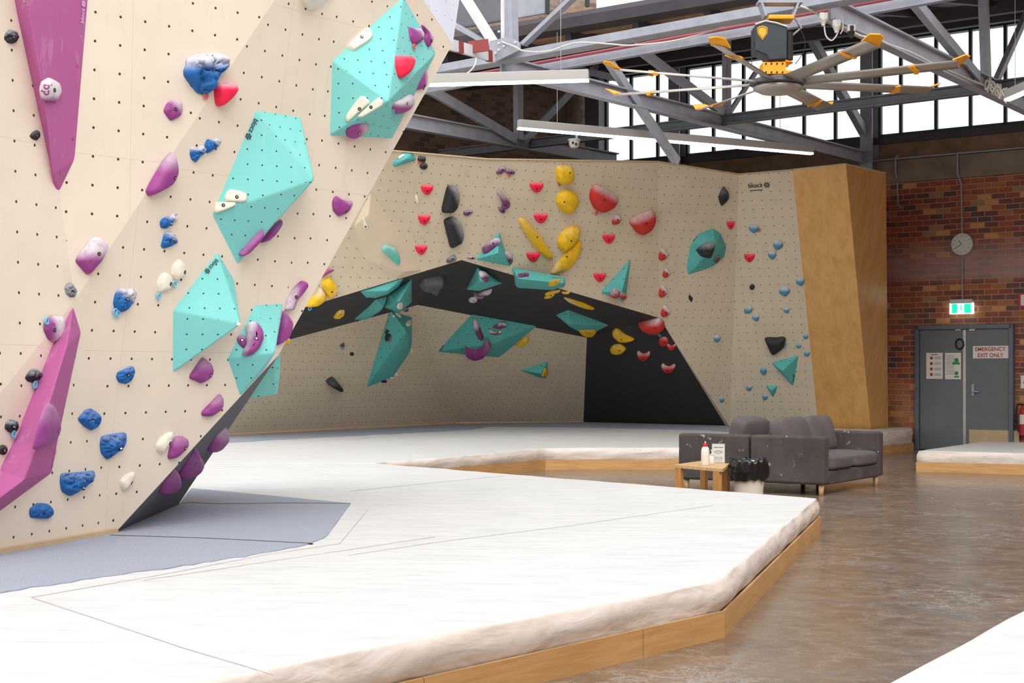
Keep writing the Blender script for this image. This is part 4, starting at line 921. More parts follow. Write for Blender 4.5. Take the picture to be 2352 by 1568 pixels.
def mkbvh(polys):
    polys = [list(q) for q in polys]
    V = []; Fc = []
    for P in polys: b_ = len(V); V += P; Fc.append(tuple(range(b_, b_+len(P))))
    return BVHTree.FromPolygons(V, Fc)
BW = mkbvh(WALLP)
def cast(px, py, vols=True):
    d = rayd(px, py).normalized(); best = None
    for tr in ([BW]+([BV] if vols and BV else [])):
        h = tr.ray_cast(CAM, d)
        if h[0] is not None and (best is None or h[3] < best[3]): best = h
    if best is None: return None
    n = best[1]
    if n.dot(d) > 0: n = -n
    return best[0], n
BV = None
VTREE = {}
def volume(poly, apexes, faces, mat, label, h=None, name='wall_volume', cat='climbing volume', group='teal wall volumes', force=None, sinkn=.01, logo=None):
    """poly: outline pixels (base on the wall); apexes: (px,py,h) raised; faces: index tuples"""
    cx = sum(p[0] for p in poly)/len(poly); cy = sum(p[1] for p in poly)/len(poly)
    c = force or cast(cx, cy, False); loc, n = c
    base = []
    for (x, y) in poly:
        hh = None if force else cast(x, y, False)
        p = on_plane(x, y, loc, n)
        if hh and (hh[0]-p).length < .35: p = hh[0]
        base.append(p-n*sinkn)
    V = base+[on_plane(x, y, loc+n*h_, n) for (x, y, h_) in apexes]
    o = mk(name, V, faces, M[mat], origin=loc)
    bm = bmesh.new(); bm.from_mesh(o.data); bmesh.ops.recalc_face_normals(bm, faces=bm.faces)
    bmesh.ops.triangulate(bm, faces=[f for f in bm.faces if len(f.verts) > 3]); 
    bm.to_mesh(o.data); bm.free()
    me = o.data
    if sum((p.normal.dot(n))*p.area for p in me.polygons) < 0: me.flip_normals()
    plane_uv(me)
    for p in me.polygons: VOLP.append([me.vertices[i].co+loc for i in p.vertices])
    tag(o, label, cat, group); bev(o, .012 if loc.y < 15 else .02, 2, 12)
    return o
def fan(nb, a): return [(i, (i+1) % nb, a) for i in range(nb)]
TVg = 'teal wall volumes'
TV2 = volume([(930, -14), (1006, 120), (903, 320), (756, 313), (762, 137)], [(892, 233, .34)], fan(5, 5), 'teal', 'big teal pyramid volume high on the near wall, carrying heart and horn holds')
TV1 = volume([(586, 249), (692, 265), (712, 410), (542, 614), (482, 496)], [(722, 413, .3)], fan(5, 5), 'teal', 'big teal pyramid volume in the middle of the near wall, two white plates on it')
TV3 = volume([(499, 573), (540, 640), (545, 738), (393, 861), (394, 712)], [(553, 744, .26)], fan(5, 5), 'teal', 'teal pyramid volume without big holds, lower middle of the near wall')
TV4 = volume([(585, 696), (653, 692), (638, 780), (598, 868), (536, 931), (520, 824)], [(632, 810, .2)], fan(6, 6), 'teal', 'teal volume at the lower edge of the near wall, purple crescent on it')
loc = pt(610, 860, 11.9); nn_ = V3((.55, -.83, -.05)).normalized()
TV5 = volume([(600, 842), (632, 800), (645, 816), (645, 850), (638, 905), (576, 915)], [(632, 868, .05)], fan(6, 6), 'teal', 'teal volume peeking out behind the near wall edge above the black underside', force=(loc, nn_))
PV1 = volume([(28, -40), (33, 0), (123, 420), (131, 442), (142, 440), (179, 362), (212, -40)], [(55, -40, .16), (97, 190, .15), (122, 400, .07)],
             [(0, 1, 8, 7), (1, 2, 9, 8), (2, 3, 9), (3, 4, 9), (4, 5, 8, 9), (5, 6, 7, 8), (6, 0, 7)], 'purplevol', 'long purple wedge volume running down from the top left corner', group='purple wall volumes')
PV2 = volume([(172, 698), (190, 762), (143, 986), (124, 1086), (0, 1178), (-60, 1215), (-60, 1190), (0, 1078), (45, 985), (118, 800)], [(152, 800, .14), (81, 1037, .17), (57, 1100, .15), (-58, 1185, .13)],
             [(0, 1, 10), (1, 2, 11, 10), (2, 3, 12, 11), (3, 4, 13, 12), (4, 5, 13), (5, 6, 13), (6, 7, 12, 13), (7, 8, 11, 12), (8, 9, 10, 11), (9, 0, 10)], 'purplevol', 'long purple wedge volume in the lower left corner of the near wall', group='purple wall volumes')
WV = volume([(684, -30), (700, 14), (712, 26), (740, 20), (775, -12), (770, -40)], [(718, -10, .14)], fan(6, 6), 'whitevol', 'white rounded block cut off by the top of the photo', name='wall_block', group=None)
# far volumes; helper to convert crop pixels
def C(ox, oy, s): return lambda *P: [(ox+x/s, oy+y/s) for x, y in P]
cA = C(660, 340, 4.182); cB = C(1060, 340, 4.182); cC = C(1460, 340, 3.373); cD = C(520, 600, 3.485); cE = C(960, 600, 3.485); cF = C(1340, 600, 3.485)
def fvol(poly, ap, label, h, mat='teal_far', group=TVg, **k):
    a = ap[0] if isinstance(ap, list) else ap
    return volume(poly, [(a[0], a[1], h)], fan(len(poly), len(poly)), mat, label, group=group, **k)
BG1 = volume(cA((805, 410), (1180, 940), (1310, 1175), (1050, 1250), (715, 1055), (630, 755)), [(*cA((775, 640))[0], .12), (*cA((1125, 1190))[0], .12)], [(0, 1, 7, 6), (1, 2, 7), (2, 3, 7), (3, 4, 7), (4, 5, 6, 7), (5, 0, 6)], 'beigevol', 'large beige faceted volume left of the pink holds on the back wall', group=None)
fvol(cA((1110, 33), (1210, 43), (1255, 120), (1010, 195), (998, 150)), cA((1140, 110)), 'teal volume at the top left of the back wall, partly behind the near wall', .12)
fvol(cA((300, 1200), (380, 1160), (473, 1168), (300, 1275)), cA((390, 1180)), 'dark violet triangular volume half hidden behind the near wall edge', .1, mat='purplevol', group=None)
fvol(cB((365, 800), (440, 1030), (480, 1143), (130, 1075)), cB((350, 1010)), 'teal triangular volume above the peak of the black band, purple holds on it', .25)
fvol(cB((1633, 1045), (1590, 1400), (1555, 1485), (1330, 1385)), cB((1540, 1380)), 'tall narrow teal volume above the black band with two red holds at its foot', .22)
fvol(cC((600, 618), (660, 660), (707, 770), (690, 850), (590, 930), (400, 992), (388, 920), (420, 750), (490, 660)), cC((620, 760)), 'rounded teal volume on the right wall section carrying a dark plate', .3)
fvol(cD((1055, 245), (1130, 225), (1430, 130), (1400, 200), (1300, 270), (1180, 305), (1110, 300)), cD((1290, 240)), 'flat teal volume leftmost on the black band', .12)
fvol(cD((1010, 475), (1130, 370), (1190, 310), (1290, 280), (1275, 340), (1240, 400), (1130, 470)), cD((1250, 370)), 'teal volume pointing down left below the flat one on the black band', .14)
fvol(cD((1490, 137), (1490, 330), (1380, 420), (1265, 370), (1300, 275), (1420, 190)), cD((1380, 330)), 'teal folded volume with a white blob at the left end of the black band', .28)
fvol(cD((1320, 400), (1380, 415), (1490, 445), (1490, 670), (1470, 740), (1330, 945), (1110, 1030)), cD((1440, 560)), 'large dark teal volume on the lower left cave wall, white and black holds on it', .25)
fvol(cE((475, 48), (683, 180), (490, 245), (385, 232)), cE((500, 165)), 'small teal pyramid volume under the peak of the black band', .3)
volume(cE((752, 52), (1175, 132), (1178, 205), (1070, 238), (800, 220), (775, 195)), [(*cE((800, 140))[0], .22), (*cE((1170, 178))[0], .2)], [(0, 1, 7, 6), (1, 2, 7), (2, 3, 7), (3, 4, 6, 7), (4, 5, 6), (5, 0, 6)], 'teal_far', 'long teal volume with dark lettering on the upper edge of the black band')
fvol(cE((1098, 430), (1205, 388), (1545, 515), (1440, 568), (1290, 570), (1210, 525)), cE((1205, 500)), 'teal volume with a yellow hold under it, right half of the black band', .2)
fvol(cE((440, 425), (955, 518), (650, 777), (140, 730)), cE((590, 660)), 'large teal volume in the middle of the lower cave wall, purple crescent on it', .26)
fvol(cE((807, 873), (1045, 795), (1030, 942), (970, 935)), cE((985, 900)), 'small teal triangular volume low on the cave wall with a yellow hold', .16)
fvol(cF((1498, 808), (1730, 745), (1685, 1013)), cF((1590, 880)), 'larger teal triangular volume low on the right wall section', .16)
fvol(cF((1453, 990), (1562, 992), (1520, 1100)), cF((1505, 1035)), 'smaller teal triangular volume lowest on the right wall section', .1)
BV = mkbvh(VOLP)

# ================================================================ holds
TEMPL = {
 'shield': [(-1, -.85), (-.8, -1), (.8, -1), (1, -.8), (.85, -.1), (.3, .8), (0, 1), (-.3, .8), (-.85, -.1)],
 'oval': [(math.cos(a*math.pi/6), math.sin(a*math.pi/6)) for a in range(12)],
 'rock': [(1, .1), (.75, .7), (.15, 1), (-.5, .85), (-1, .3), (-.85, -.45), (-.35, -1), (.35, -.9), (.85, -.6)],
 'D': [(-.2, -1), (.3, -1), (.85, -.6), (1, 0), (.8, .6), (.3, 1), (-.6, 1), (-1, .7)],
 'bean': [(-1, .75), (-.9, .1), (-.4, -.2), (-.1, -.9), (.4, -1), (.9, -.7), (1, 0), (.7, .7), (.1, 1), (-.6, 1)],
 'smile': [(-1, -.7), (-.75, -1), (-.4, -.55), (0, -.35), (.4, -.5), (.75, -.9), (1, -.6), (.9, .2), (.5, .8), (0, 1), (-.5, .8), (-.9, .2)],
 'drop': [(0, -1), (.6, -.6), (1, .1), (.7, .8), (0, 1), (-.8, .7), (-1, 0), (-.6, -.6)],
 'slab': [(-1, -.7), (-.7, -1), (.7, -1), (1, -.6), (1, .6), (.7, 1), (-.7, 1), (-1, .7)],
}
def TP(kind, cx, cy, w, h, rot=0.0):
    a = math.radians(rot); c, s = math.cos(a), math.sin(a)
    return [(cx+(x*w/2)*c-(y*h/2)*s, cy+(x*w/2)*s+(y*h/2)*c) for x, y in TEMPL[kind]]
def resample(P, n):
    """closed smooth resample"""
    for k_ in (.13, .25):
        Q = []
        for i in range(len(P)):
            a, b_ = P[i], P[(i+1) % len(P)]; Q += [(a[0]*(1-k_)+b_[0]*k_, a[1]*(1-k_)+b_[1]*k_), (a[0]*k_+b_[0]*(1-k_), a[1]*k_+b_[1]*(1-k_))]
        P = Q
    L = [0]
    for i in range(len(P)): a, b_ = P[i], P[(i+1) % len(P)]; L.append(L[-1]+math.hypot(b_[0]-a[0], b_[1]-a[1]))
    out = []; j = 0
    for k in range(n):
        t_ = L[-1]*k/n
        while L[j+1] < t_: j += 1
        f_ = (t_-L[j])/max(1e-9, L[j+1]-L[j]); a, b_ = P[j % len(P)], P[(j+1) % len(P)]; out.append((a[0]+(b_[0]-a[0])*f_, a[1]+(b_[1]-a[1])*f_))
    return out
def autospine(P):
    n = len(P); cx = sum(p[0] for p in P)/n; cy = sum(p[1] for p in P)/n
    sxx = sum((p[0]-cx)**2 for p in P)/n; syy = sum((p[1]-cy)**2 for p in P)/n; sxy = sum((p[0]-cx)*(p[1]-cy) for p in P)/n
    th = .5*math.atan2(2*sxy, sxx-syy); l1 = math.sqrt(max(1e-9, (sxx+syy)/2+math.sqrt(((sxx-syy)/2)**2+sxy**2))); l2 = math.sqrt(max(1e-9, (sxx+syy)/2-math.sqrt(((sxx-syy)/2)**2+sxy**2)))
    hl = max(0, (l1-l2))*1.15
    return [(cx-math.cos(th)*hl, cy-math.sin(th)*hl), (cx+math.cos(th)*hl, cy+math.sin(th)*hl)] if hl > l2*.25 else [(cx, cy)]
def near_on(sp, p):
    if len(sp) == 1: return sp[0]
    best = None
    for i in range(len(sp)-1):
        a, b_ = sp[i], sp[i+1]; dx, dy = b_[0]-a[0], b_[1]-a[1]; t_ = max(0, min(1, ((p[0]-a[0])*dx+(p[1]-a[1])*dy)/(dx*dx+dy*dy+1e-9))); q = (a[0]+dx*t_, a[1]+dy*t_); d = math.hypot(p[0]-q[0], p[1]-q[1])
        if best is None or d < best[0]: best = (d, q)
    return best[1]
HN = 0
def hold(poly, col, label, h=None, chalk=(0, -1), ca=.8, ct=-.1, spine=None, shift=(0, 0), prof='dome', bolt=True, tags=(), group=None, cat='climbing hold', name='climbing_hold', rocky=0.0, on=None, at=None):
    global HN; HN += 1
    P = resample(poly, 56); n = len(P); cx = sum(p[0] for p in P)/n; cy = sum(p[1] for p in P)/n
    c = on or cast(*(at or (cx, cy)))
    loc, nr = c; near = loc.y < 15
    xs = [p[0] for p in P]; ys = [p[1] for p in P]; hw = max(1, (max(xs)-min(xs))/2); hh = max(1, (max(ys)-min(ys))/2)
    sz = 2*math.sqrt(hw*hh)*loc.y/F
    h = h if h is not None else min(.28*sz, .14)
    sp = spine or autospine(P); sp = [(x+shift[0], y+shift[1]) for x, y in sp]
    pl = loc+nr*h*.35
    V = []; ch = []; Fc = []
    cl = math.hypot(*chalk) or 1
    rings = [(1.0, -.02), (1.0, .12), (.955, .3)] + ([(.9, .47), (.82, .64), (.72, .77), (.6, .87), (.47, .94), (.32, .98), (.16, 1.0), (0, 1.0)] if prof == 'dome' else ([(.9, .75), (.84, .93), (.6, 1.0), (.3, 1.0), (0, 1.0)] if prof == 'slab' else [(.85, .55), (.68, .85), (.5, 1.0), (.34, .8), (.18, .55), (0, .5)]))
    for (s, hz) in rings:
        for i in range(n):
            t_ = near_on(sp, P[i]); x = t_[0]+(P[i][0]-t_[0])*s; y = t_[1]+(P[i][1]-t_[1])*s
            q = on_plane(x, y, pl, nr)-nr*h*.35+nr*h*hz
            if rocky and s < 1:
                k_ = 3.2/max(.1, sz); w_ = 1.3*noise.noise(q*k_+V3((HN*3.1, 0, 0)))-1.6*max(0, .25-abs(noise.noise(q*k_*1.3+V3((0, HN*1.7, 0))))*1.2)*3; q += nr*h*rocky*w_*min(1, (1-s)*4+.2)
            V.append(q)
            t2 = ((P[i][0]*s+t_[0]*(1-s)-cx)/hw*chalk[0]+(y-cy)/hh*chalk[1])/cl
            v = (t2-ct)/.75; v = max(0, min(1, v)); v = v*v*(3-2*v)
            ch.append(v*ca*(1 if hz > .1 else .2))
    m_ = len(rings)
    for l in range(m_-1):
        for i in range(n): Fc.append((l*n+i, l*n+(i+1) % n, (l+1)*n+(i+1) % n, (l+1)*n+i))
    o = mk(name, V, Fc, M['h_'+col], origin=loc, smooth=True, attr={'chalk': ch})
    bm = bmesh.new(); bm.from_mesh(o.data); bmesh.ops.remove_doubles(bm, verts=bm.verts[:], dist=sz*.004); bmesh.ops.recalc_face_normals(bm, faces=bm.faces[:])
    bm.normal_update(); s_ = sum(f.normal.dot(nr)*f.calc_area() for f in bm.faces)
    if s_ < 0: bmesh.ops.reverse_faces(bm, faces=bm.faces[:])
    for f in bm.faces: f.smooth = True
    bm.to_mesh(o.data); bm.free()
    lv = label
    if not group: group = {'sky': 'light blue'}.get(col, col)+(' holds on the near wall' if near else ' holds on the back wall')
    tag(o, lv, cat, group)
    if bolt:
        bx, by = bolt if isinstance(bolt, tuple) else (sp[len(sp)//2][0]*.6+sp[0][0]*.4+hw*.18, sp[len(sp)//2][1]+hh*.12)
        # find surface point of the hold under the bolt pixel
        tr = BVHTree.FromPolygons([v.co+o.location for v in o.data.vertices], [tuple(p.vertices) for p in o.data.polygons])
        hit = tr.ray_cast(CAM, rayd(bx, by).normalized())
        if hit[0] is not None:
            hn = hit[1] if hit[1].dot(rayd(bx, by)) < 0 else -hit[1]; r_ = .013 if near else .014
            q = MB(); q.lathe(hit[0]-hn*.006, [(r_, 0), (r_, .0075)], 12, hn, mi=0); q.lathe(hit[0]-hn*.006, [(r_*.55, 0), (r_*.55, .0095)], 8, hn, mi=1)
            q.build('bolt', [M['hole'], M['chrome']] if near else [M['hole'], M['hole']], o)
    for (tx, ty, tc) in tags:
        tp_ = on_plane(tx, ty, loc+nr*.015, nr); R = .02 if near else .028
        rgt = V3((-nr.y, nr.x, 0)).normalized(); up_ = nr.cross(rgt); q = MB()
        q.tube([tp_+rgt*math.cos(a*.5236)*R*.75+up_*math.sin(a*.5236)*R for a in range(13)], R*.3, 6, caps=False); q.build('route_tag', M['tag_'+tc], o)
    return o
n1 = C(0, 0, 3.734); n2 = C(500, 0, 3.734); n3 = C(0, 400, 3.734); n4 = C(400, 400, 3.734); n5 = C(0, 780, 3.016); n6 = C(340, 760, 3.734)
# ---- near wall, black
hold(TP('rock', 28, 84, 34, 33), 'black', 'black knobbly hold in the top left corner, left of the purple wedge', rocky=.5, ca=.8)
hold(n1((320, 1112), (345, 1125), (348, 1170), (320, 1205), (280, 1190), (257, 1165), (285, 1130)), 'black', 'tiny black triangular hold left of the upper purple wedge', rocky=.2, ca=.2)
hold(n3((600, 928), (635, 940), (660, 1000), (650, 1050), (610, 1055), (570, 1020), (560, 975), (575, 940)), 'black', 'grey-chalked black hold on the crease above the lower purple wedge', rocky=.5, ca=1.0, ct=-1.2)
hold(n5((215, 205), (250, 200), (290, 215), (290, 260), (240, 300), (200, 290), (178, 265)), 'black', 'black knobbly hold with blue tag beside the lower purple wedge, upper of two', rocky=.5, ca=.9, tags=((81, 883, 'blue'),))
hold(TP('rock', 29, 978, 33, 32), 'black', 'black knobbly hold with blue tag beside the lower purple wedge, lower of two', rocky=.5, ca=.9, tags=((32, 997, 'blue'),))
hold(TP('rock', 8, 1033, 22, 24), 'black', 'small black hold at the left photo edge beside the lower purple wedge', rocky=.3, ca=.1)
# ---- near wall, purple
MK1 = hold(n1((430, 660), (520, 710), (535, 790), (490, 885), (370, 860), (350, 770), (365, 700)), 'purple', 'chalky purple five-sided hold on the upper purple wedge', ca=1.0, ct=-1.0, bolt=(125.5, 207))
MK2 = hold(n1((1440, 880), (1480, 855), (1560, 865), (1575, 920), (1560, 990), (1470, 1040), (1405, 950)), 'purple', 'purple five-sided hold left of the big blue hold', chalk=(1, -1), ca=.6, bolt=(404, 251))
hold([(400, 347), (408, 375), (410, 400), (400, 425), (346, 453), (339, 440), (352, 415), (378, 372)], 'purple', 'long pointed purple hold between the upper purple wedge and the middle teal pyramid', ca=.5, ct=.1, bolt=(402, 409))
MK3 = hold(n3((820, 535), (860, 540), (930, 580), (930, 640), (880, 750), (830, 800), (790, 850), (755, 862), (660, 750), (665, 720), (790, 550)), 'purple', 'large chalky purple hold beside the crease, above the black knob', ca=.95, ct=-.4, bolt=(228, 583))
hold(n4((1400, 186), (1440, 215), (1490, 228), (1538, 228), (1538, 260), (1500, 330), (1420, 368), (1370, 310), (1365, 240), (1380, 200)), 'purple', 'purple tulip-shaped hold alone to the right of the middle teal pyramid', chalk=(1, -.8), ca=.5, ct=.2, bolt=(796, 486))
MK4 = hold(n3((470, 1213), (550, 1220), (565, 1260), (560, 1350), (520, 1420), (470, 1445), (420, 1410), (390, 1330), (400, 1270), (440, 1225)), 'purple', 'round chalky purple hold at the top of the lower purple wedge', ca=1.0, ct=-.7, chalk=(1, 0), tags=((108, 737, 'blue'),), bolt=(126, 758))
hold([(110, 927), (121, 925), (131, 945), (141, 985), (133, 1008), (81, 1036), (86, 1010), (97, 965)], 'purple', 'smooth dark pink hold low on the lower purple wedge', ca=.2, bolt=(135, 989), h=.05)
hold(n6((480, 222), (550, 280), (570, 340), (555, 400), (465, 455), (420, 430), (367, 410), (370, 380), (430, 290)), 'purple', 'purple pointed hold below the lowest corner of the plain teal pyramid', ca=.25, bolt=(484, 862))
hold(n6((625, 535), (645, 570), (648, 640), (620, 690), (540, 738), (470, 730), (468, 695), (550, 610)), 'purple', 'purple fin hold between the teal edge volume and the black underside', ca=.3, bolt=(507, 945))
hold(n6((240, 905), (300, 900), (350, 930), (355, 980), (330, 1020), (250, 1090), (190, 1103), (177, 1080), (200, 980)), 'purple', 'purple rounded hold right beside a white hold low on the wall', ca=.2, bolt=(426, 1029))
hold(n6((422, 1005), (440, 1060), (480, 1110), (482, 1160), (460, 1210), (380, 1260), (290, 1285), (275, 1240), (320, 1170), (390, 1070)), 'purple', 'purple pointed hold in the middle of three on the black underside edge', ca=.1, at=(420, 1090))
hold(n6((248, 1190), (275, 1230), (288, 1300), (280, 1350), (230, 1390), (130, 1407), (103, 1390), (130, 1340)), 'purple', 'purple hold lowest of the three on the black underside edge', ca=.1, bolt=False, at=(400, 1118))
hold(n6((685, 828), (697, 880), (690, 950), (640, 1010), (570, 1042), (520, 1040), (540, 990), (600, 910)), 'purple', 'purple hollowed hold highest of the three on the black underside edge', ca=.4, bolt=False, at=(490, 1020), on=None)
hold(n2((1645, 222), (1700, 260), (1725, 238), (1752, 245), (1778, 290), (1770, 340), (1710, 385), (1680, 375), (1655, 320)), 'purple', 'purple horned hold on the high teal pyramid, left of a pair', chalk=(1, -.5), ca=.9, ct=0, tags=((952, 107, 'red'),), bolt=(971, 88))
hold(n2((1750, 203), (1800, 250), (1858, 310), (1845, 360), (1800, 420), (1770, 400), (1755, 340), (1780, 290)), 'purple', 'purple horned hold on the high teal pyramid, right of a pair', chalk=(1, -.5), ca=.9, ct=0, tags=((973, 113, 'red'),), bolt=(991, 93))
hold(n2((1785, 578), (1803, 640), (1800, 720), (1770, 760), (1700, 775), (1710, 700), (1750, 620)), 'purple', 'purple tall pointed hold on the right side of the high teal pyramid', chalk=(1, 0), ca=.7, bolt=(976, 198))
hold(n2((1530, 880), (1600, 850), (1660, 810), (1695, 830), (1690, 880), (1640, 950), (1535, 988), (1540, 945), (1505, 940)), 'purple', 'purple hold with thick white chalk at the lower right of the high teal pyramid', ca=1.0, ct=-.3)
hold(n2((1100, 1130), (1150, 1090), (1230, 1068), (1295, 1070), (1305, 1100), (1260, 1150), (1180, 1193), (1110, 1180)), 'purple', 'purple oval hold at the bottom of the high teal pyramid', chalk=(1, 0), ca=.6, bolt=(825, 305))
hold(n4((770, 472), (772, 510), (730, 590), (640, 680), (570, 710), (558, 690), (620, 620), (700, 530)), 'purple', 'slim purple fin on the lower edge of the middle teal pyramid, left one', chalk=(-1, -1), ca=1.0, ct=0, bolt=False)
hold(n4((928, 385), (920, 430), (860, 530), (790, 580), (735, 592), (775, 550), (820, 490), (880, 420)), 'purple', 'slim purple fin poking out below the middle teal pyramid, right one', ca=.1, bolt=False)
hold(n4((600, 1375), (620, 1400), (620, 1440), (600, 1495), (550, 1450), (533, 1400), (560, 1378)), 'purple', 'small purple hold tucked against the crescent on the teal edge volume', ca=.3, bolt=(556, 781))
hold(n4((610, 1290), (650, 1262), (720, 1270), (765, 1330), (772, 1400), (740, 1480), (680, 1540), (610, 1558), (580, 1530), (620, 1460), (620, 1370)), 'purple', 'big purple crescent hold with white chalk on the teal edge volume', chalk=(-1, -.6), ca=1.0, ct=-.2, bolt=(589, 777), h=.07, at=(590, 770), spine=[(578, 745), (590, 770), (583, 795), (567, 808)])
hold(n4((1100, 915), (1130, 920), (1145, 965), (1100, 1030), (1045, 1080), (1020, 1170), (955, 1165), (980, 1080), (1030, 980)), 'purple', 'long purple hold with white chalk near the right edge of the near wall', chalk=(-1, -.4), ca=1.0, ct=-.1, bolt=(681, 682), spine=[(698, 652), (678, 680), (666, 706)])
hold(n4((945, 1165), (990, 1220), (1020, 1270), (1020, 1320), (985, 1410), (880, 1480), (905, 1370), (935, 1200)), 'purple', 'smooth purple hold on the wall edge behind the teal edge volume', ca=.1, bolt=False, at=(660, 760))
# ---- near wall, blue
hold(n1((1620, 500), (1700, 460), (1890, 447), (1960, 475), (1980, 520), (1960, 580), (1900, 640), (1850, 770), (1800, 805), (1720, 800), (1640, 700), (1600, 640), (1600, 590), (1620, 560)), 'blue', 'biggest blue hold of the near wall, thickly chalked on top', ca=1.0, ct=-.1, rocky=.35, h=.11, tags=((473, 219, 'red'),), bolt=(492, 159))
hold(n1((1640, 1270), (1655, 1258), (1700, 1275), (1740, 1245), (1770, 1265), (1780, 1300), (1710, 1350), (1690, 1395), (1650, 1370), (1635, 1320)), 'blue', 'small blue hold below the big one, left of a touching pair', ca=1.0, ct=.0, rocky=.3)
hold(n1((1785, 1190), (1830, 1200), (1890, 1182), (1908, 1210), (1890, 1250), (1775, 1325), (1760, 1240)), 'blue', 'small blue hold below the big one, right of a touching pair', chalk=(1, -1), ca=1.0, ct=.0, rocky=.3)
hold(n3((1400, 380), (1450, 360), (1500, 330), (1535, 345), (1530, 385), (1480, 420), (1430, 470), (1385, 460), (1378, 410)), 'blue', 'blue hold left of the middle teal pyramid, upper of two', chalk=(.6, -1), ca=1.0, ct=-.1, rocky=.3, bolt=(393, 514))
hold(n3((1420, 492), (1480, 492), (1530, 540), (1525, 590), (1470, 620), (1410, 640), (1385, 620)), 'blue', 'blue hold left of the middle teal pyramid, lower of two', chalk=(.6, -1), ca=.8, ct=0, rocky=.3)
hold(n3((1040, 978), (1100, 985), (1150, 975), (1180, 1020), (1165, 1090), (1110, 1160), (1050, 1188), (1000, 1175), (980, 1110), (1000, 1020)), 'blue', 'blue hold with two blue tags left of the white pair', chalk=(.7, -1), ca=1.0, ct=-.1, rocky=.3, tags=((265, 716, 'blue'), (271, 720, 'blue')))
hold(n5((820, 225), (860, 210), (910, 180), (935, 190), (938, 230), (910, 290), (880, 308), (830, 300), (810, 260)), 'blue', 'blue hold left of the plain teal pyramid foot', ca=.3, ct=.3, rocky=.3)
hold(n5((545, 550), (600, 485), (640, 475), (690, 510), (698, 550), (680, 610), (640, 630), (590, 600)), 'blue', 'blue cleft hold on the crease right of the lower purple wedge', ca=.15, rocky=.4)
hold(n5((710, 670), (780, 655), (870, 642), (888, 660), (885, 720), (840, 770), (750, 838), (710, 790), (702, 730)), 'blue', 'blue ridged hold left of the low white and purple pair', ca=.2, rocky=.4, bolt=(278, 1030))
hold(n5((435, 925), (540, 920), (665, 905), (668, 940), (630, 1000), (500, 1090), (440, 1050), (430, 980)), 'blue', 'widest blue hold low on the near wall', ca=.2, rocky=.4, bolt=(192, 1121))
hold(n5((215, 1170), (265, 1130), (340, 1135), (375, 1170), (375, 1210), (345, 1242), (220, 1235), (212, 1200)), 'blue', 'blue hold lowest of all, just above the grey carpet', ca=.05, rocky=.3)
# ---- near wall, pink and white
hold(n1((1885, 705), (1930, 718), (1990, 705), (2040, 730), (2040, 770), (2000, 830), (1900, 920), (1870, 900), (1858, 800), (1865, 730)), 'pink', 'bright pink heart hold beside the biggest blue hold', ca=.8, ct=.25, h=.08, bolt=False)
hold(n2((1550, 465), (1590, 485), (1640, 470), (1688, 510), (1680, 560), (1640, 630), (1590, 672), (1570, 650), (1548, 560)), 'pink', 'bright pink heart hold on the high teal pyramid', ca=.3, ct=.3, h=.08, bolt=False)
wk = dict(prof='slab', h=.025, ca=.15)
hold(n2((1285, 235), (1325, 260), (1332, 310), (1300, 350), (1165, 437), (1110, 400), (1130, 370), (1240, 260)), 'white', 'white plate on the upper left edge of the high teal pyramid', bolt=(831, 85), **wk)
hold(n2((1225, 825), (1260, 823), (1313, 878), (1190, 980), (1115, 1050), (1092, 1030), (1105, 980), (1190, 860)), 'white', 'white wedge plate on the high teal pyramid, left of two', bolt=(825.5, 250), **wk)
hold(n2((1385, 828), (1420, 870), (1415, 905), (1230, 1010), (1185, 1005), (1320, 880)), 'white', 'white wedge plate on the high teal pyramid, right of two', bolt=(852, 246), **wk)
hold(n4((450, 150), (480, 125), (560, 140), (620, 160), (627, 220), (600, 240), (440, 235), (432, 200)), 'white', 'white plate on the middle teal pyramid, upper of two', bolt=(544, 452), **wk)
hold(n4((350, 235), (530, 238), (532, 265), (480, 290), (360, 335), (340, 320)), 'white', 'white plate on the middle teal pyramid, lower of two', bolt=(513, 471), **wk)
hold(n3((1545, 725), (1590, 770), (1605, 830), (1570, 890), (1505, 920), (1478, 860), (1480, 800), (1510, 750)), 'white', 'white rounded hold left of the plain teal pyramid, upper of a pair', ca=.2, tags=((401, 652, 'blue'),), bolt=(425, 625))
hold(n3((1425, 838), (1480, 880), (1492, 930), (1460, 990), (1360, 1025), (1355, 930), (1380, 870)), 'white', 'white rounded hold left of the plain teal pyramid, lower of a pair', ca=.2, tags=((365, 680, 'blue'),), bolt=(393, 652))
hold(n6((215, 862), (212, 900), (200, 960), (150, 1010), (120, 1058), (85, 1030), (78, 980), (110, 920), (160, 880)), 'white', 'white curved hold low on the near wall beside a purple hold', ca=.3, bolt=(391, 1018))
hold(n5((935, 912), (930, 970), (895, 1020), (858, 1052), (840, 1020), (835, 980), (870, 935)), 'white', 'white curved hold lowest of the whites near the black underside', ca=.4, bolt=(303, 1109))
hold(n4((545, 1255), (572, 1285), (570, 1300), (530, 1298)), 'white', 'tiny white chip at the tip of the plain teal pyramid', prof='slab', h=.012, bolt=False, ca=0)
hold([(655, 772), (664, 775), (668, 783), (662, 790), (650, 790)], 'yellow', 'sliver of yellow hold below the near wall edge', bolt=False, on=(pt(660, 783, 11.9), V3((0, -1, 0))), group='yellow holds on the near wall')

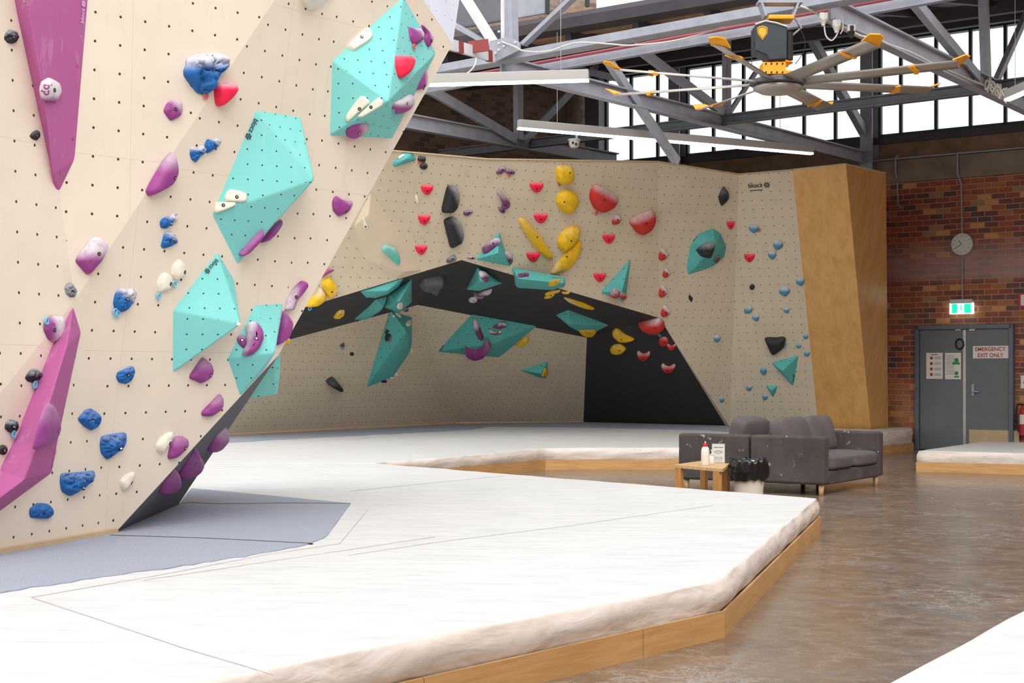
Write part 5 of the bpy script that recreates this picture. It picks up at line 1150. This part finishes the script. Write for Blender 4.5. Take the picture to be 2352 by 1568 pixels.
def decal(o, s, cx, cy, size, rot, m):
    cu = bpy.data.curves.new('t', 'FONT'); cu.body = s; cu.size = 1; cu.offset = .02
    to = bpy.data.objects.new('t', cu); COL.objects.link(to); dg = bpy.context.evaluated_depsgraph_get(); dg.update()
    me = bpy.data.meshes.new_from_object(to.evaluated_get(dg)); COL.objects.unlink(to); bpy.data.objects.remove(to)
    xs = [v.co.x for v in me.vertices]; ys = [v.co.y for v in me.vertices]; mx = (min(xs)+max(xs))/2; my = (min(ys)+max(ys))/2; sc = size/(max(xs)-min(xs)); a = math.radians(rot)
    tr = BVHTree.FromPolygons([v.co+o.location for v in o.data.vertices], [tuple(p.vertices) for p in o.data.polygons]); V = []; c_ = None
    for v in me.vertices:
        x, y = (v.co.x-mx)*sc, -(v.co.y-my)*sc; px, py = cx+x*math.cos(a)-y*math.sin(a), cy+x*math.sin(a)+y*math.cos(a); h_ = tr.ray_cast(CAM, rayd(px, py).normalized())
        V.append(h_[0]+(CAM-h_[0]).normalized()*.0022 if h_[0] else (c_ or o.location)); c_ = V[-1]
    Fc = [tuple(p.vertices) for p in me.polygons]; bpy.data.meshes.remove(me); return mk('moulded_mark', V, Fc, m, o)
M['mark'] = plain('moulded_mark_purple', rgb(142, 70, 122), .6, var=0)
decal(MK1, 'bp', 107, 206, 26, 90, M['mark']); decal(MK2, 'bp', 392, 246, 18, 70, M['mark']); decal(MK3, 'bp', 210, 601, 10, 60, M['mark']); decal(MK4, 'bp', 120, 749, 18, -60, M['mark'])
# ================================================================ holds on the back wall
def cc_(f, x, y): return f((x, y))[0]
def th(f, s, kind, x, y, w, hpx, rot, col, label, **k):
    cx, cy = cc_(f, x, y); return hold(TP(kind, cx, cy, w/s, hpx/s, rot), col, label, **k)
s1_, s3_, s2_ = 4.182, 3.373, 3.485
BWG = {}
# upper left section
th(cA, s1_, 'slab', 1093, 80, 62, 26, -32, 'white', 'small white pill on the teal volume at the top left of the back wall', ca=0, h=.03, bolt=False)
th(cA, s1_, 'slab', 1293, 107, 78, 55, 10, 'black', 'black block hold beside the top left teal volume, upper of two', tags=((*cc_(cA, 1272, 133), 'red'),), ca=.3)
th(cA, s1_, 'rock', 1311, 175, 80, 68, 0, 'black', 'black faceted hold beside the top left teal volume, lower of two', ca=.2)
SH = [(-1, -.95), (-.75, -.8), (0, -.72), (.8, -.85), (1, -.7), (.9, -.1), (.45, .75), (0, 1), (-.45, .75), (-.92, 0)]
def shield(f, s, x, y, w, h, label, col='pink', **k):
    cx, cy = cc_(f, x, y); P = [(cx+a*w/2/s, cy+b_*h/2/s) for a, b_ in SH]
    k.setdefault('ca', .55); k.setdefault('ct', .35); k.setdefault('bolt', (cx, cy+.1*h/s)); return hold(P, col, label, **k)
shield(cA, s1_, 1345, 402, 120, 108, 'pink shield hold, top of the column left of the black D-shaped holds')
shield(cA, s1_, 1317, 690, 120, 108, 'pink shield hold, middle of the column left of the black D-shaped holds')
shield(cA, s1_, 1288, 978, 118, 104, 'pink shield hold, bottom of the column left of the black D-shaped holds')
th(cA, s1_, 'oval', 1246, 490, 30, 85, -12, 'white', 'thin white pill left of the top pink shield', ca=0, h=.03, bolt=False)
hold(cA((722, 668), (738, 670), (778, 765), (765, 775), (735, 770)), 'white', 'white chip on the big beige volume of the back wall', ca=0, h=.03)
hold(cA((1545, 365), (1610, 365), (1655, 420), (1662, 500), (1640, 580), (1590, 630), (1495, 630), (1490, 590), (1515, 480)), 'black', 'big black D-shaped hold on the back wall, upper of two', chalk=(1, -.6), ca=.9, ct=.1, h=.12)
hold(cA((1590, 662), (1640, 690), (1690, 760), (1705, 850), (1680, 920), (1590, 970), (1570, 960), (1507, 705), (1530, 685)), 'black', 'big black D-shaped hold on the back wall, lower of two', chalk=(1, -.7), ca=1.0, ct=0, h=.12)
th(cA, s1_, 'bean', 1738, 624, 92, 62, 190, 'darkpurple', 'small purple bean hold right of the upper black D-shaped hold', ca=.4)
hold(cA((1600, 1017), (1625, 1050), (1625, 1080), (1550, 1105), (1530, 1100), (1530, 1070)), 'grey', 'grey chalky hold just above the peak of the black band', ca=.8, ct=-.3)
th(cA, s1_, 'oval', 1769, 1053, 84, 30, 2, 'darkpurple', 'small flat purple hold above the peak of the black band', ca=.7, ct=-.2)
hold(cA((890, 975), (940, 930), (1040, 965), (1085, 1050), (1080, 1140)), 'teal', 'teal flat plate on the lower part of the big beige volume', ca=.2, prof='slab', h=.05, bolt=False, cat='climbing volume', name='wall_volume')
hold(cA((400, 1245), (430, 1270), (470, 1310), (493, 1370), (470, 1430), (410, 1455), (370, 1400), (335, 1310), (360, 1265)), 'yellow', 'yellow hold above the black band next to the near wall edge', chalk=(1, .6), ca=.6, ct=.2, h=.1)
hold(cA((320, 1345), (370, 1390), (378, 1460), (300, 1520), (180, 1530), (170, 1510), (240, 1440), (290, 1400)), 'yellow', 'yellow scoop hold on the black band next to the near wall edge', chalk=(-.3, -1), ca=.8, ct=.2, h=.1, tags=((*cc_(cA, 217, 1541), 'blue'),), bolt=False)
hold(cD((950, 392), (945, 430), (910, 460), (855, 458), (880, 420), (910, 395)), 'yellow', 'small yellow leaf-shaped hold low on the left part of the black band', ca=.4, ct=.2)
# black band left
th(cD, s2_, 'drop', 1393, 358, 48, 62, 30, 'white', 'white blob hold on the folded teal volume of the black band', ca=.1, bolt=False)
th(cD, s2_, 'rock', 1437, 388, 50, 42, 0, 'grey', 'grey chalky hold beneath the folded teal volume', ca=.9, ct=-.5)
th(cD, s2_, 'drop', 1462, 488, 44, 62, 15, 'white', 'white blob on the upper right of the dark teal volume', ca=0, bolt=False)
th(cD, s2_, 'slab', 1376, 426, 60, 16, 42, 'white', 'narrow white chip at the top of the dark teal volume', ca=0, h=.02, bolt=False)
th(cD, s2_, 'rock', 1338, 437, 26, 18, 0, 'white', 'tiny white chip at the top left of the dark teal volume', ca=0, h=.02, bolt=False)
hold(cD((1475, 690), (1498, 712), (1475, 740)), 'white', 'small white wedge on the right edge of the dark teal volume', ca=0, h=.03, bolt=False)
th(cD, s2_, 'rock', 1362, 907, 24, 28, 0, 'white', 'tiny white chip low on the dark teal volume, right one', ca=0, h=.02, bolt=False)
th(cD, s2_, 'rock', 1326, 934, 26, 16, 0, 'white', 'tiny white chip low on the dark teal volume, left one', ca=0, h=.02, bolt=False)
hold(cD((1280, 538), (1306, 565), (1285, 578), (1265, 580)), 'black', 'small black triangular hold on the left edge of the dark teal volume', ca=.1, bolt=False)
th(cD, s2_, 'rock', 1296, 617, 58, 80, -10, 'black', 'black chalky hold on the dark teal volume, below the triangular one', chalk=(.6, .8), ca=.9, ct=-.2)
th(cD, s2_, 'slab', 1264, 962, 44, 20, 0, 'black', 'small black bar at the bottom of the dark teal volume', ca=0, bolt=False)
hold(cD((945, 648), (948, 690), (930, 712), (912, 695), (912, 670)), 'grey', 'grey hold above the lone black pebble on the cave wall', chalk=(0, 1), ca=1.0, ct=-.4)
th(cD, s2_, 'rock', 1005, 742, 36, 32, 0, 'black', 'small lone black pebble hold on the lower left cave wall', ca=.1)
hold(cD((805, 970), (860, 930), (930, 1010), (932, 1030), (905, 1042), (830, 1000)), 'black', 'large black pointed hold lowest on the cave wall', ca=.15, h=.16)
hold(cE((10, 200), (60, 160), (150, 140), (210, 135), (205, 180), (150, 230), (60, 232), (20, 220)), 'grey', 'large dark grey dish hold on the black band, left of its peak', ca=.5, h=.14, bolt=False, ct=.2)
hold(cE((95, 235), (160, 222), (175, 250), (155, 275), (120, 270)), 'grey', 'round dark knob under the dark grey dish hold', ca=.4, bolt=False)
hold(cE((490, 75), (530, 75), (575, 120), (560, 165), (545, 165), (510, 130)), 'darkpurple', 'chalky purple hold on the small teal pyramid under the peak', ca=1.0, ct=-.5)
hold(cE((440, 255), (480, 262), (560, 235), (595, 225), (590, 250), (540, 280), (480, 280)), 'darkpurple', 'chalky purple crescent under the small teal pyramid, top of three', ca=.9, ct=-.3, bolt=False)
hold(cE((445, 262), (475, 285), (530, 285), (520, 302), (480, 300), (455, 285)), 'darkpurple', 'chalky purple crescent under the small teal pyramid, middle of three', ca=.8, ct=-.3, bolt=False)
th(cE, s2_, 'oval', 440, 312, 72, 44, 0, 'darkpurple', 'pale chalky hold under the small teal pyramid, lowest of three', ca=1.0, ct=-1)
th(cE, s2_, 'slab', 845, 107, 92, 30, -8, 'darkpurple', 'slim purple hold on the left of the long teal volume', ca=.4)
hold(cE((1040, 185), (1060, 165), (1142, 142), (1135, 165), (1100, 195), (1050, 200)), 'yellow', 'flat yellow hold on the right of the long teal volume', ca=.1)
hold(cE((1015, 262), (1040, 248), (1135, 230), (1145, 240), (1080, 262), (1015, 272)), 'yellow', 'thin yellow strip hold below the long teal volume, top one', ca=.1, bolt=False, h=.03)
hold(cE((1003, 297), (1030, 275), (1090, 255), (1097, 268), (1060, 295)), 'yellow', 'thin yellow strip hold below the long teal volume, lower left one', ca=.1, h=.03)
hold(cE((1145, 243), (1180, 247), (1222, 242), (1205, 260), (1165, 260)), 'yellow', 'thin yellow strip hold below the long teal volume, right one', ca=.2, bolt=False, h=.03)
hold(cE((1157, 288), (1230, 305), (1350, 345), (1418, 380), (1405, 388), (1330, 378), (1220, 335)), 'yellow', 'long curved yellow sliver in the middle of the black band', chalk=(-1, .4), ca=.5, bolt=False, h=.035)
hold(cE((1275, 545), (1330, 528), (1410, 540), (1435, 570), (1400, 605), (1350, 607), (1305, 585)), 'yellow', 'yellow hold attached under the teal volume on the right half of the black band', ca=.4, ct=.3)
hold(cE((1550, 570), (1575, 538), (1590, 535), (1650, 590), (1735, 628), (1720, 640), (1660, 648), (1600, 640), (1560, 600)), 'yellow', 'yellow swept-wing hold on the black band left of the big red hold', ca=.1, spine=[cc_(cE, 1585, 580), cc_(cE, 1630, 620)])
hold(cE((1532, 708), (1560, 672), (1620, 665), (1668, 705), (1640, 740), (1590, 752), (1545, 740)), 'yellow', 'yellow oval hold with a dark smudge, lowest yellow on the black side panel', ca=.1)
hold(cE((1752, 497), (1820, 487), (1920, 462), (1965, 500), (1970, 550), (1920, 588), (1850, 580), (1780, 540)), 'red', 'big red scoop hold at the corner of the black band', ca=1.0, ct=.35, h=.14, tags=((*cc_(cE, 1935, 592), 'blue'),))
th(cE, s2_, 'oval', 1965, 645, 84, 78, 0, 'red', 'round red hold below the big red scoop hold', ca=.3, ct=.3)
th(cE, s2_, 'smile', 2028, 688, 76, 60, 0, 'red', 'small red crescent beside the round red hold on the black panel edge', ca=.7, ct=.2, bolt=False)
th(cE, s2_, 'smile', 1805, 758, 108, 78, 0, 'red', 'red crescent hold low on the black side panel, left of two', ca=.7, ct=0, spine=[cc_(cE, 1775, 760), cc_(cE, 1805, 775), cc_(cE, 1835, 762)])
th(cE, s2_, 'smile', 2003, 858, 116, 76, 0, 'red', 'red crescent hold low on the black side panel, right of two', ca=.7, ct=0, spine=[cc_(cE, 1970, 858), cc_(cE, 2003, 874), cc_(cE, 2036, 860)])
hold(cE((440, 465), (465, 462), (490, 520), (527, 620), (510, 640), (480, 620), (445, 540)), 'darkpurple', 'long chalky purple hold on the large lower teal volume', chalk=(-.3, -1), ca=1.0, ct=-.1, bolt=False)
hold(cE((375, 690), (400, 712), (470, 722), (520, 695), (535, 650), (560, 642), (588, 680), (570, 720), (520, 770), (450, 790), (395, 765), (375, 725)), 'purple', 'dark purple crescent hold at the bottom of the large lower teal volume', ca=.15, bolt=False, spine=[cc_(cE, 395, 730), cc_(cE, 450, 755), cc_(cE, 510, 740), cc_(cE, 560, 680)])
th(cE, s2_, 'bean', 660, 512, 118, 60, 0, 'darkpurple', 'chalky purple hold on the large lower teal volume, upper of two short ones', ca=1.0, ct=-.2)
th(cE, s2_, 'smile', 623, 568, 112, 50, 0, 'darkpurple', 'chalky purple hold on the large lower teal volume, lower of two short ones', ca=1.0, ct=-.5)
hold(cE((775, 678), (800, 660), (845, 610), (885, 600), (888, 645), (850, 682)), 'yellow', 'yellow hold sticking out below the right edge of the large lower teal volume', ca=.1, bolt=False)
hold(cE((990, 925), (1020, 848), (1030, 870), (1045, 908), (1020, 925)), 'yellow', 'small yellow hold on the small lower teal volume', ca=.1, bolt=False)
# upper middle section
th(cB, s1_, 'bean', 380, 212, 108, 62, -20, 'darkpurple', 'purple curved hold near the top edge, left of a pair', ca=.4, tags=((*cc_(cB, 380, 234), 'red'),))
th(cB, s1_, 'oval', 466, 228, 106, 50, 12, 'darkpurple', 'purple curved hold near the top edge, right of a pair', ca=.3, tags=((*cc_(cB, 461, 257), 'red'),))
hold(cB((338, 415), (358, 408), (430, 470), (473, 530), (465, 570), (420, 598), (385, 590), (398, 540), (375, 480)), 'darkpurple', 'purple club-shaped hold left of the yellow holds', ca=.5)
th(cB, s1_, 'oval', 388, 597, 78, 44, 42, 'darkpurple', 'small purple hold at the foot of the club-shaped hold', ca=.2)
shield(cB, s1_, 725, 380, 136, 106, 'pink shield hold directly left of the top yellow hold')
shield(cB, s1_, 764, 676, 134, 104, 'pink shield hold above the long diagonal yellow hold')
shield(cB, s1_, 692, 1046, 132, 104, 'pink shield hold at the lower end of the long diagonal yellow hold')
shield(cB, s1_, 1418, 873, 122, 100, 'pink shield hold below the small red bean hold')
shield(cB, s1_, 1332, 1243, 120, 98, 'pink shield hold left of the tall narrow teal volume')
hold(cB((930, 172), (1060, 180), (1085, 220), (1088, 300), (1060, 350), (960, 357), (920, 320), (913, 240)), 'yellow', 'squarish yellow hold at the top of the back wall', ca=.6, ct=.6, h=.12, tags=((*cc_(cB, 944, 345), 'red'),), bolt=cc_(cB, 1042, 238))
hold(cB((1015, 396), (1100, 430), (1143, 510), (1100, 600), (1040, 652), (960, 600), (912, 520), (935, 450)), 'yellow', 'rounded diamond-shaped yellow hold, second from the top of the back wall', ca=.2, ct=.6, h=.13, bolt=cc_(cB, 988, 518))
hold(cB((1060, 747), (1130, 755), (1152, 800), (1130, 870), (1080, 940), (980, 1010), (940, 960), (927, 900), (970, 810)), 'yellow', 'big yellow hold leaning on the serrated yellow hold', ca=.1, h=.12, bolt=cc_(cB, 1055, 893))
hold(cB((1135, 879), (1158, 910), (1155, 1000), (1100, 1100), (1030, 1170), (940, 1195), (880, 1220), (857, 1208), (900, 1130), (1010, 1000)), 'yellow', 'yellow hold with a rough edge reaching down to the black band', chalk=(-1, .2), ca=.4, ct=.4, h=.07, bolt=cc_(cB, 1013, 1043))
hold(cB((570, 664), (620, 695), (730, 810), (880, 1030), (888, 1065), (850, 1075), (780, 1030), (640, 870), (553, 710)), 'yellow', 'long diagonal yellow hold in the middle of the back wall', ca=.1, h=.08, bolt=cc_(cB, 728, 855))
hold(cB((1290, 361), (1345, 370), (1500, 462), (1524, 505), (1480, 580), (1370, 636), (1280, 590), (1238, 490), (1250, 410)), 'red', 'biggest red hold, chalked on its upper edge, right of the yellow holds', chalk=(.6, -1), ca=1.0, ct=.1, h=.14, tags=((*cc_(cB, 1297, 624), 'red'),), bolt=cc_(cB, 1375, 497))
hold(cB((1830, 597), (1870, 630), (1877, 700), (1830, 800), (1750, 849), (1690, 820), (1620, 720), (1630, 683)), 'red', 'large red hold left of the wall crease, lower right of the biggest one', chalk=(-.4, -1), ca=1.0, ct=.15, h=.14, bolt=cc_(cB, 1778, 725))
th(cB, s1_, 'bean', 1490, 688, 92, 96, -5, 'red', 'small red bean hold under the biggest red hold', ca=.9, ct=-.2)
hold(cB((200, 950), (330, 857), (370, 868), (368, 905), (320, 945), (250, 1000), (210, 1012), (195, 985)), 'darkpurple', 'long chalky purple hold on the teal volume above the peak of the black band', chalk=(-.4, -1), ca=.9, ct=-.3)
hold(cB((402, 1000), (450, 990), (490, 1035), (495, 1090), (477, 1122), (430, 1070)), 'darkpurple', 'chalky purple hold on the right edge of the teal volume above the peak', ca=.8, ct=-.3)
th(cB, s1_, 'drop', 1473, 1398, 102, 100, 0, 'red', 'red hold at the foot of the narrow teal volume, left of two', ca=.8, ct=-.3)
th(cB, s1_, 'drop', 1555, 1420, 70, 86, -20, 'red', 'red hold at the foot of the narrow teal volume, right of two', ca=.6, ct=-.2)
# right section
for (x, y, w, h, nm) in ((218, 828, 82, 95, 'topmost'), (241, 970, 64, 75, 'second from top'), (216, 1113, 76, 95, 'third from top'), (235, 1267, 82, 92, 'lowest')):
    cx, cy = cc_(cC, x, y); hold([(cx+a*w/2/s3_, cy+b_*h/2/s3_) for a, b_ in ((-.5, -.9), (0, -1), (.6, -.6), (1, 0), (.6, .5), (0, .9), (-.6, 1), (-1, .6), (-.9, 0))], 'red', 'red egg-shaped hold on the wall crease, '+nm+' of the column of four', chalk=(.7, -1), ca=1.0, ct=-.1)
hold(cC((680, 291), (725, 350), (726, 395), (665, 458), (641, 385)), 'black', 'black kite-shaped hold at the top right of the back wall', ca=.3)
shield(cC, s3_, 737, 598, 64, 74, 'small pink hold above the rounded teal volume')
shield(cC, s3_, 881, 852, 86, 74, 'small pink hold on the right wall section below the lettering')
hold(cC((460, 788), (530, 735), (600, 724), (614, 760), (580, 862), (500, 842)), 'black', 'dark chalky plate on the rounded teal volume', ca=.9, ct=.0, h=.07)
th(cC, s3_, 'slab', 633, 860, 66, 36, -55, 'grey', 'small dark grey hold at the lower right of the rounded teal volume', ca=.5)
hold(cC((415, 1133), (446, 1165), (433, 1198), (409, 1165)), 'black', 'tiny black diamond hold below the rounded teal volume', ca=0, bolt=False)
th(cC, s3_, 'rock', 902, 1077, 42, 48, 20, 'black', 'tiny black hold between the light blue holds of the right section', ca=.1, bolt=False)
B_ = [('drop', 915, 625, 84, 76, 180, 'light blue hold highest on the right wall section'), ('drop', 1100, 752, 84, 88, 200, 'light blue hold near the plywood column, upper of a touching pair'),
      ('drop', 1057, 830, 70, 74, 180, 'light blue hold near the plywood column, lower of a touching pair'), ('drop', 1275, 1035, 70, 76, 160, 'light blue hold right at the plywood column edge, highest there'),
      ('drop', 1152, 1112, 90, 82, 170, 'light blue hold, the wide one left of the plywood column'), ('bean', 872, 1250, 68, 64, 0, 'light blue hook-shaped hold, upper left of a loose pair'),
      ('drop', 932, 1315, 58, 62, 160, 'light blue hold, lower right of the hook-shaped one'), ('drop', 1168, 1257, 50, 52, 160, 'small light blue hold below the wide one'),
      ('oval', 632, 1475, 50, 62, 25, 'light blue chalky hold left of the inside corner, upper one')]
for (kd, x, y, w, h, rot, lab) in B_: th(cC, s3_, kd, x, y, w, h, rot, 'sky', lab, ca=.8, ct=-.1, bolt=False, **({'tags': ((*cc_(cC, 953, 636), 'red'),)} if y == 625 else {}))
B_ = [('oval', 1778, 602, 44, 44, 0, 'small round light blue hold above a trio by the plywood edge, right side'), ('oval', 1722, 677, 44, 42, 0, 'small round light blue hold directly right of the black shield hold'),
      ('drop', 1789, 741, 50, 50, 170, 'small light blue hold by the plywood edge beside the larger teal triangle tip'), ('oval', 1441, 876, 52, 74, -10, 'light blue chalky hold left of the larger teal triangle'),
      ('smile', 1325, 1016, 50, 48, 0, 'small light blue hold left of the smaller teal triangle'), ('drop', 1452, 1088, 50, 50, 190, 'small light blue hold touching the foot of the smaller teal triangle'),
      ('oval', 1108, 1108, 38, 46, 15, 'light blue hold left of the inside corner, lowest one')]
for (kd, x, y, w, h, rot, lab) in B_: th(cF, s2_, kd, x, y, w, h, rot, 'sky', lab, ca=.5, ct=.0, bolt=False)
hold(cF((1443, 622), (1480, 614), (1540, 618), (1600, 609), (1620, 625), (1605, 700), (1520, 760), (1498, 745)), 'black', 'big glossy black shield hold above the larger teal triangle', ca=.3, ct=.5, h=.12, tags=((*cc_(cF, 1616, 664), 'blue'),))

# ---- maker lettering and flower marks on the volumes
def logo(parent, p0, p1, m, hp=None, flower=True, ext=.006, flip=False):
    """lettering from pixel p0 to p1, then a flower of seven dots further along"""
    c0 = cast(*p0); c1 = cast(*p1)
    if not c0 or not c1: return
    n_ = c0[1]; A = c0[0]; Bp = on_plane(p1[0], p1[1], A, n_); xd = (Bp-A); w = xd.length; xd.normalize(); ud = n_.cross(xd)
    o = text_mesh('lettering', 'blocz', A+n_*ext, xd, ud, w, M[m], parent, nrm=n_, ext=.001, off=.012)
    if flower:
        cc = Bp+xd*w*.3+ud*w*.13+n_*ext; q = MB(); R = w*.075
        for k in range(7):
            a = k*math.pi/3; p = cc+((xd*math.cos(a)+ud*math.sin(a))*R*2.05 if k < 6 else V3()); q.lathe(p, [(R*(.9 if k < 6 else .75), 0), (R*(.9 if k < 6 else .75), .001)], 8, n_)
        q.build('flower_mark', M[m], parent)
logo(TV1, (583, 272), (570, 302), 'ink')
logo(TV3, (495, 594), (478, 614), 'ink')
logo(PV1, (190, 54), (192, 20), 'inkwhite')
logo(PV2, (120, 1072), (126, 1045), 'inkwhite')
logo(bwl, cc_(cC, 876, 308), cc_(cC, 985, 300), 'ink')
for (a, b_) in ((cc_(cE, 1076, 132), cc_(cE, 1122, 138)), (cc_(cE, 185, 712), cc_(cE, 200, 688)), (cc_(cC, 450, 725), cc_(cC, 470, 697)), (cc_(cF, 1683, 960), cc_(cF, 1688, 925))):
    h_ = cast(*a)
    if h_:
        best = None
        for o in list(COL.objects):
            if o.name.startswith('wall_volume') and o.parent is None:
                d = (o.location-h_[0]).length
                if best is None or d < best[0]: best = (d, o)
        logo(best[1], a, b_, 'ink')
c0 = cast(*cc_(cC, 884, 329)); c1 = cast(*cc_(cC, 984, 323)); q = MB(); q.bar(c0[0]+c0[1]*.006, c1[0]+c0[1]*.006, .012, .002, up=c0[1]); q.build('underline', M['ink'], bwl)
# screws in the purple wedges
for pv, pp in ((PV1, ((178, 151), (167, 319), (139, 396), (57, 4))), (PV2, ((168, 740), (175, 802), (145, 941), (120, 1070)))):
    q = MB()
    for (x, y) in pp:
        h_ = cast(x, y)
        if h_: q.lathe(h_[0]+h_[1]*.001, [(.008, 0), (.008, .003)], 10, h_[1])
    if q.V: q.build('screw_heads', M['chrome'], pv)
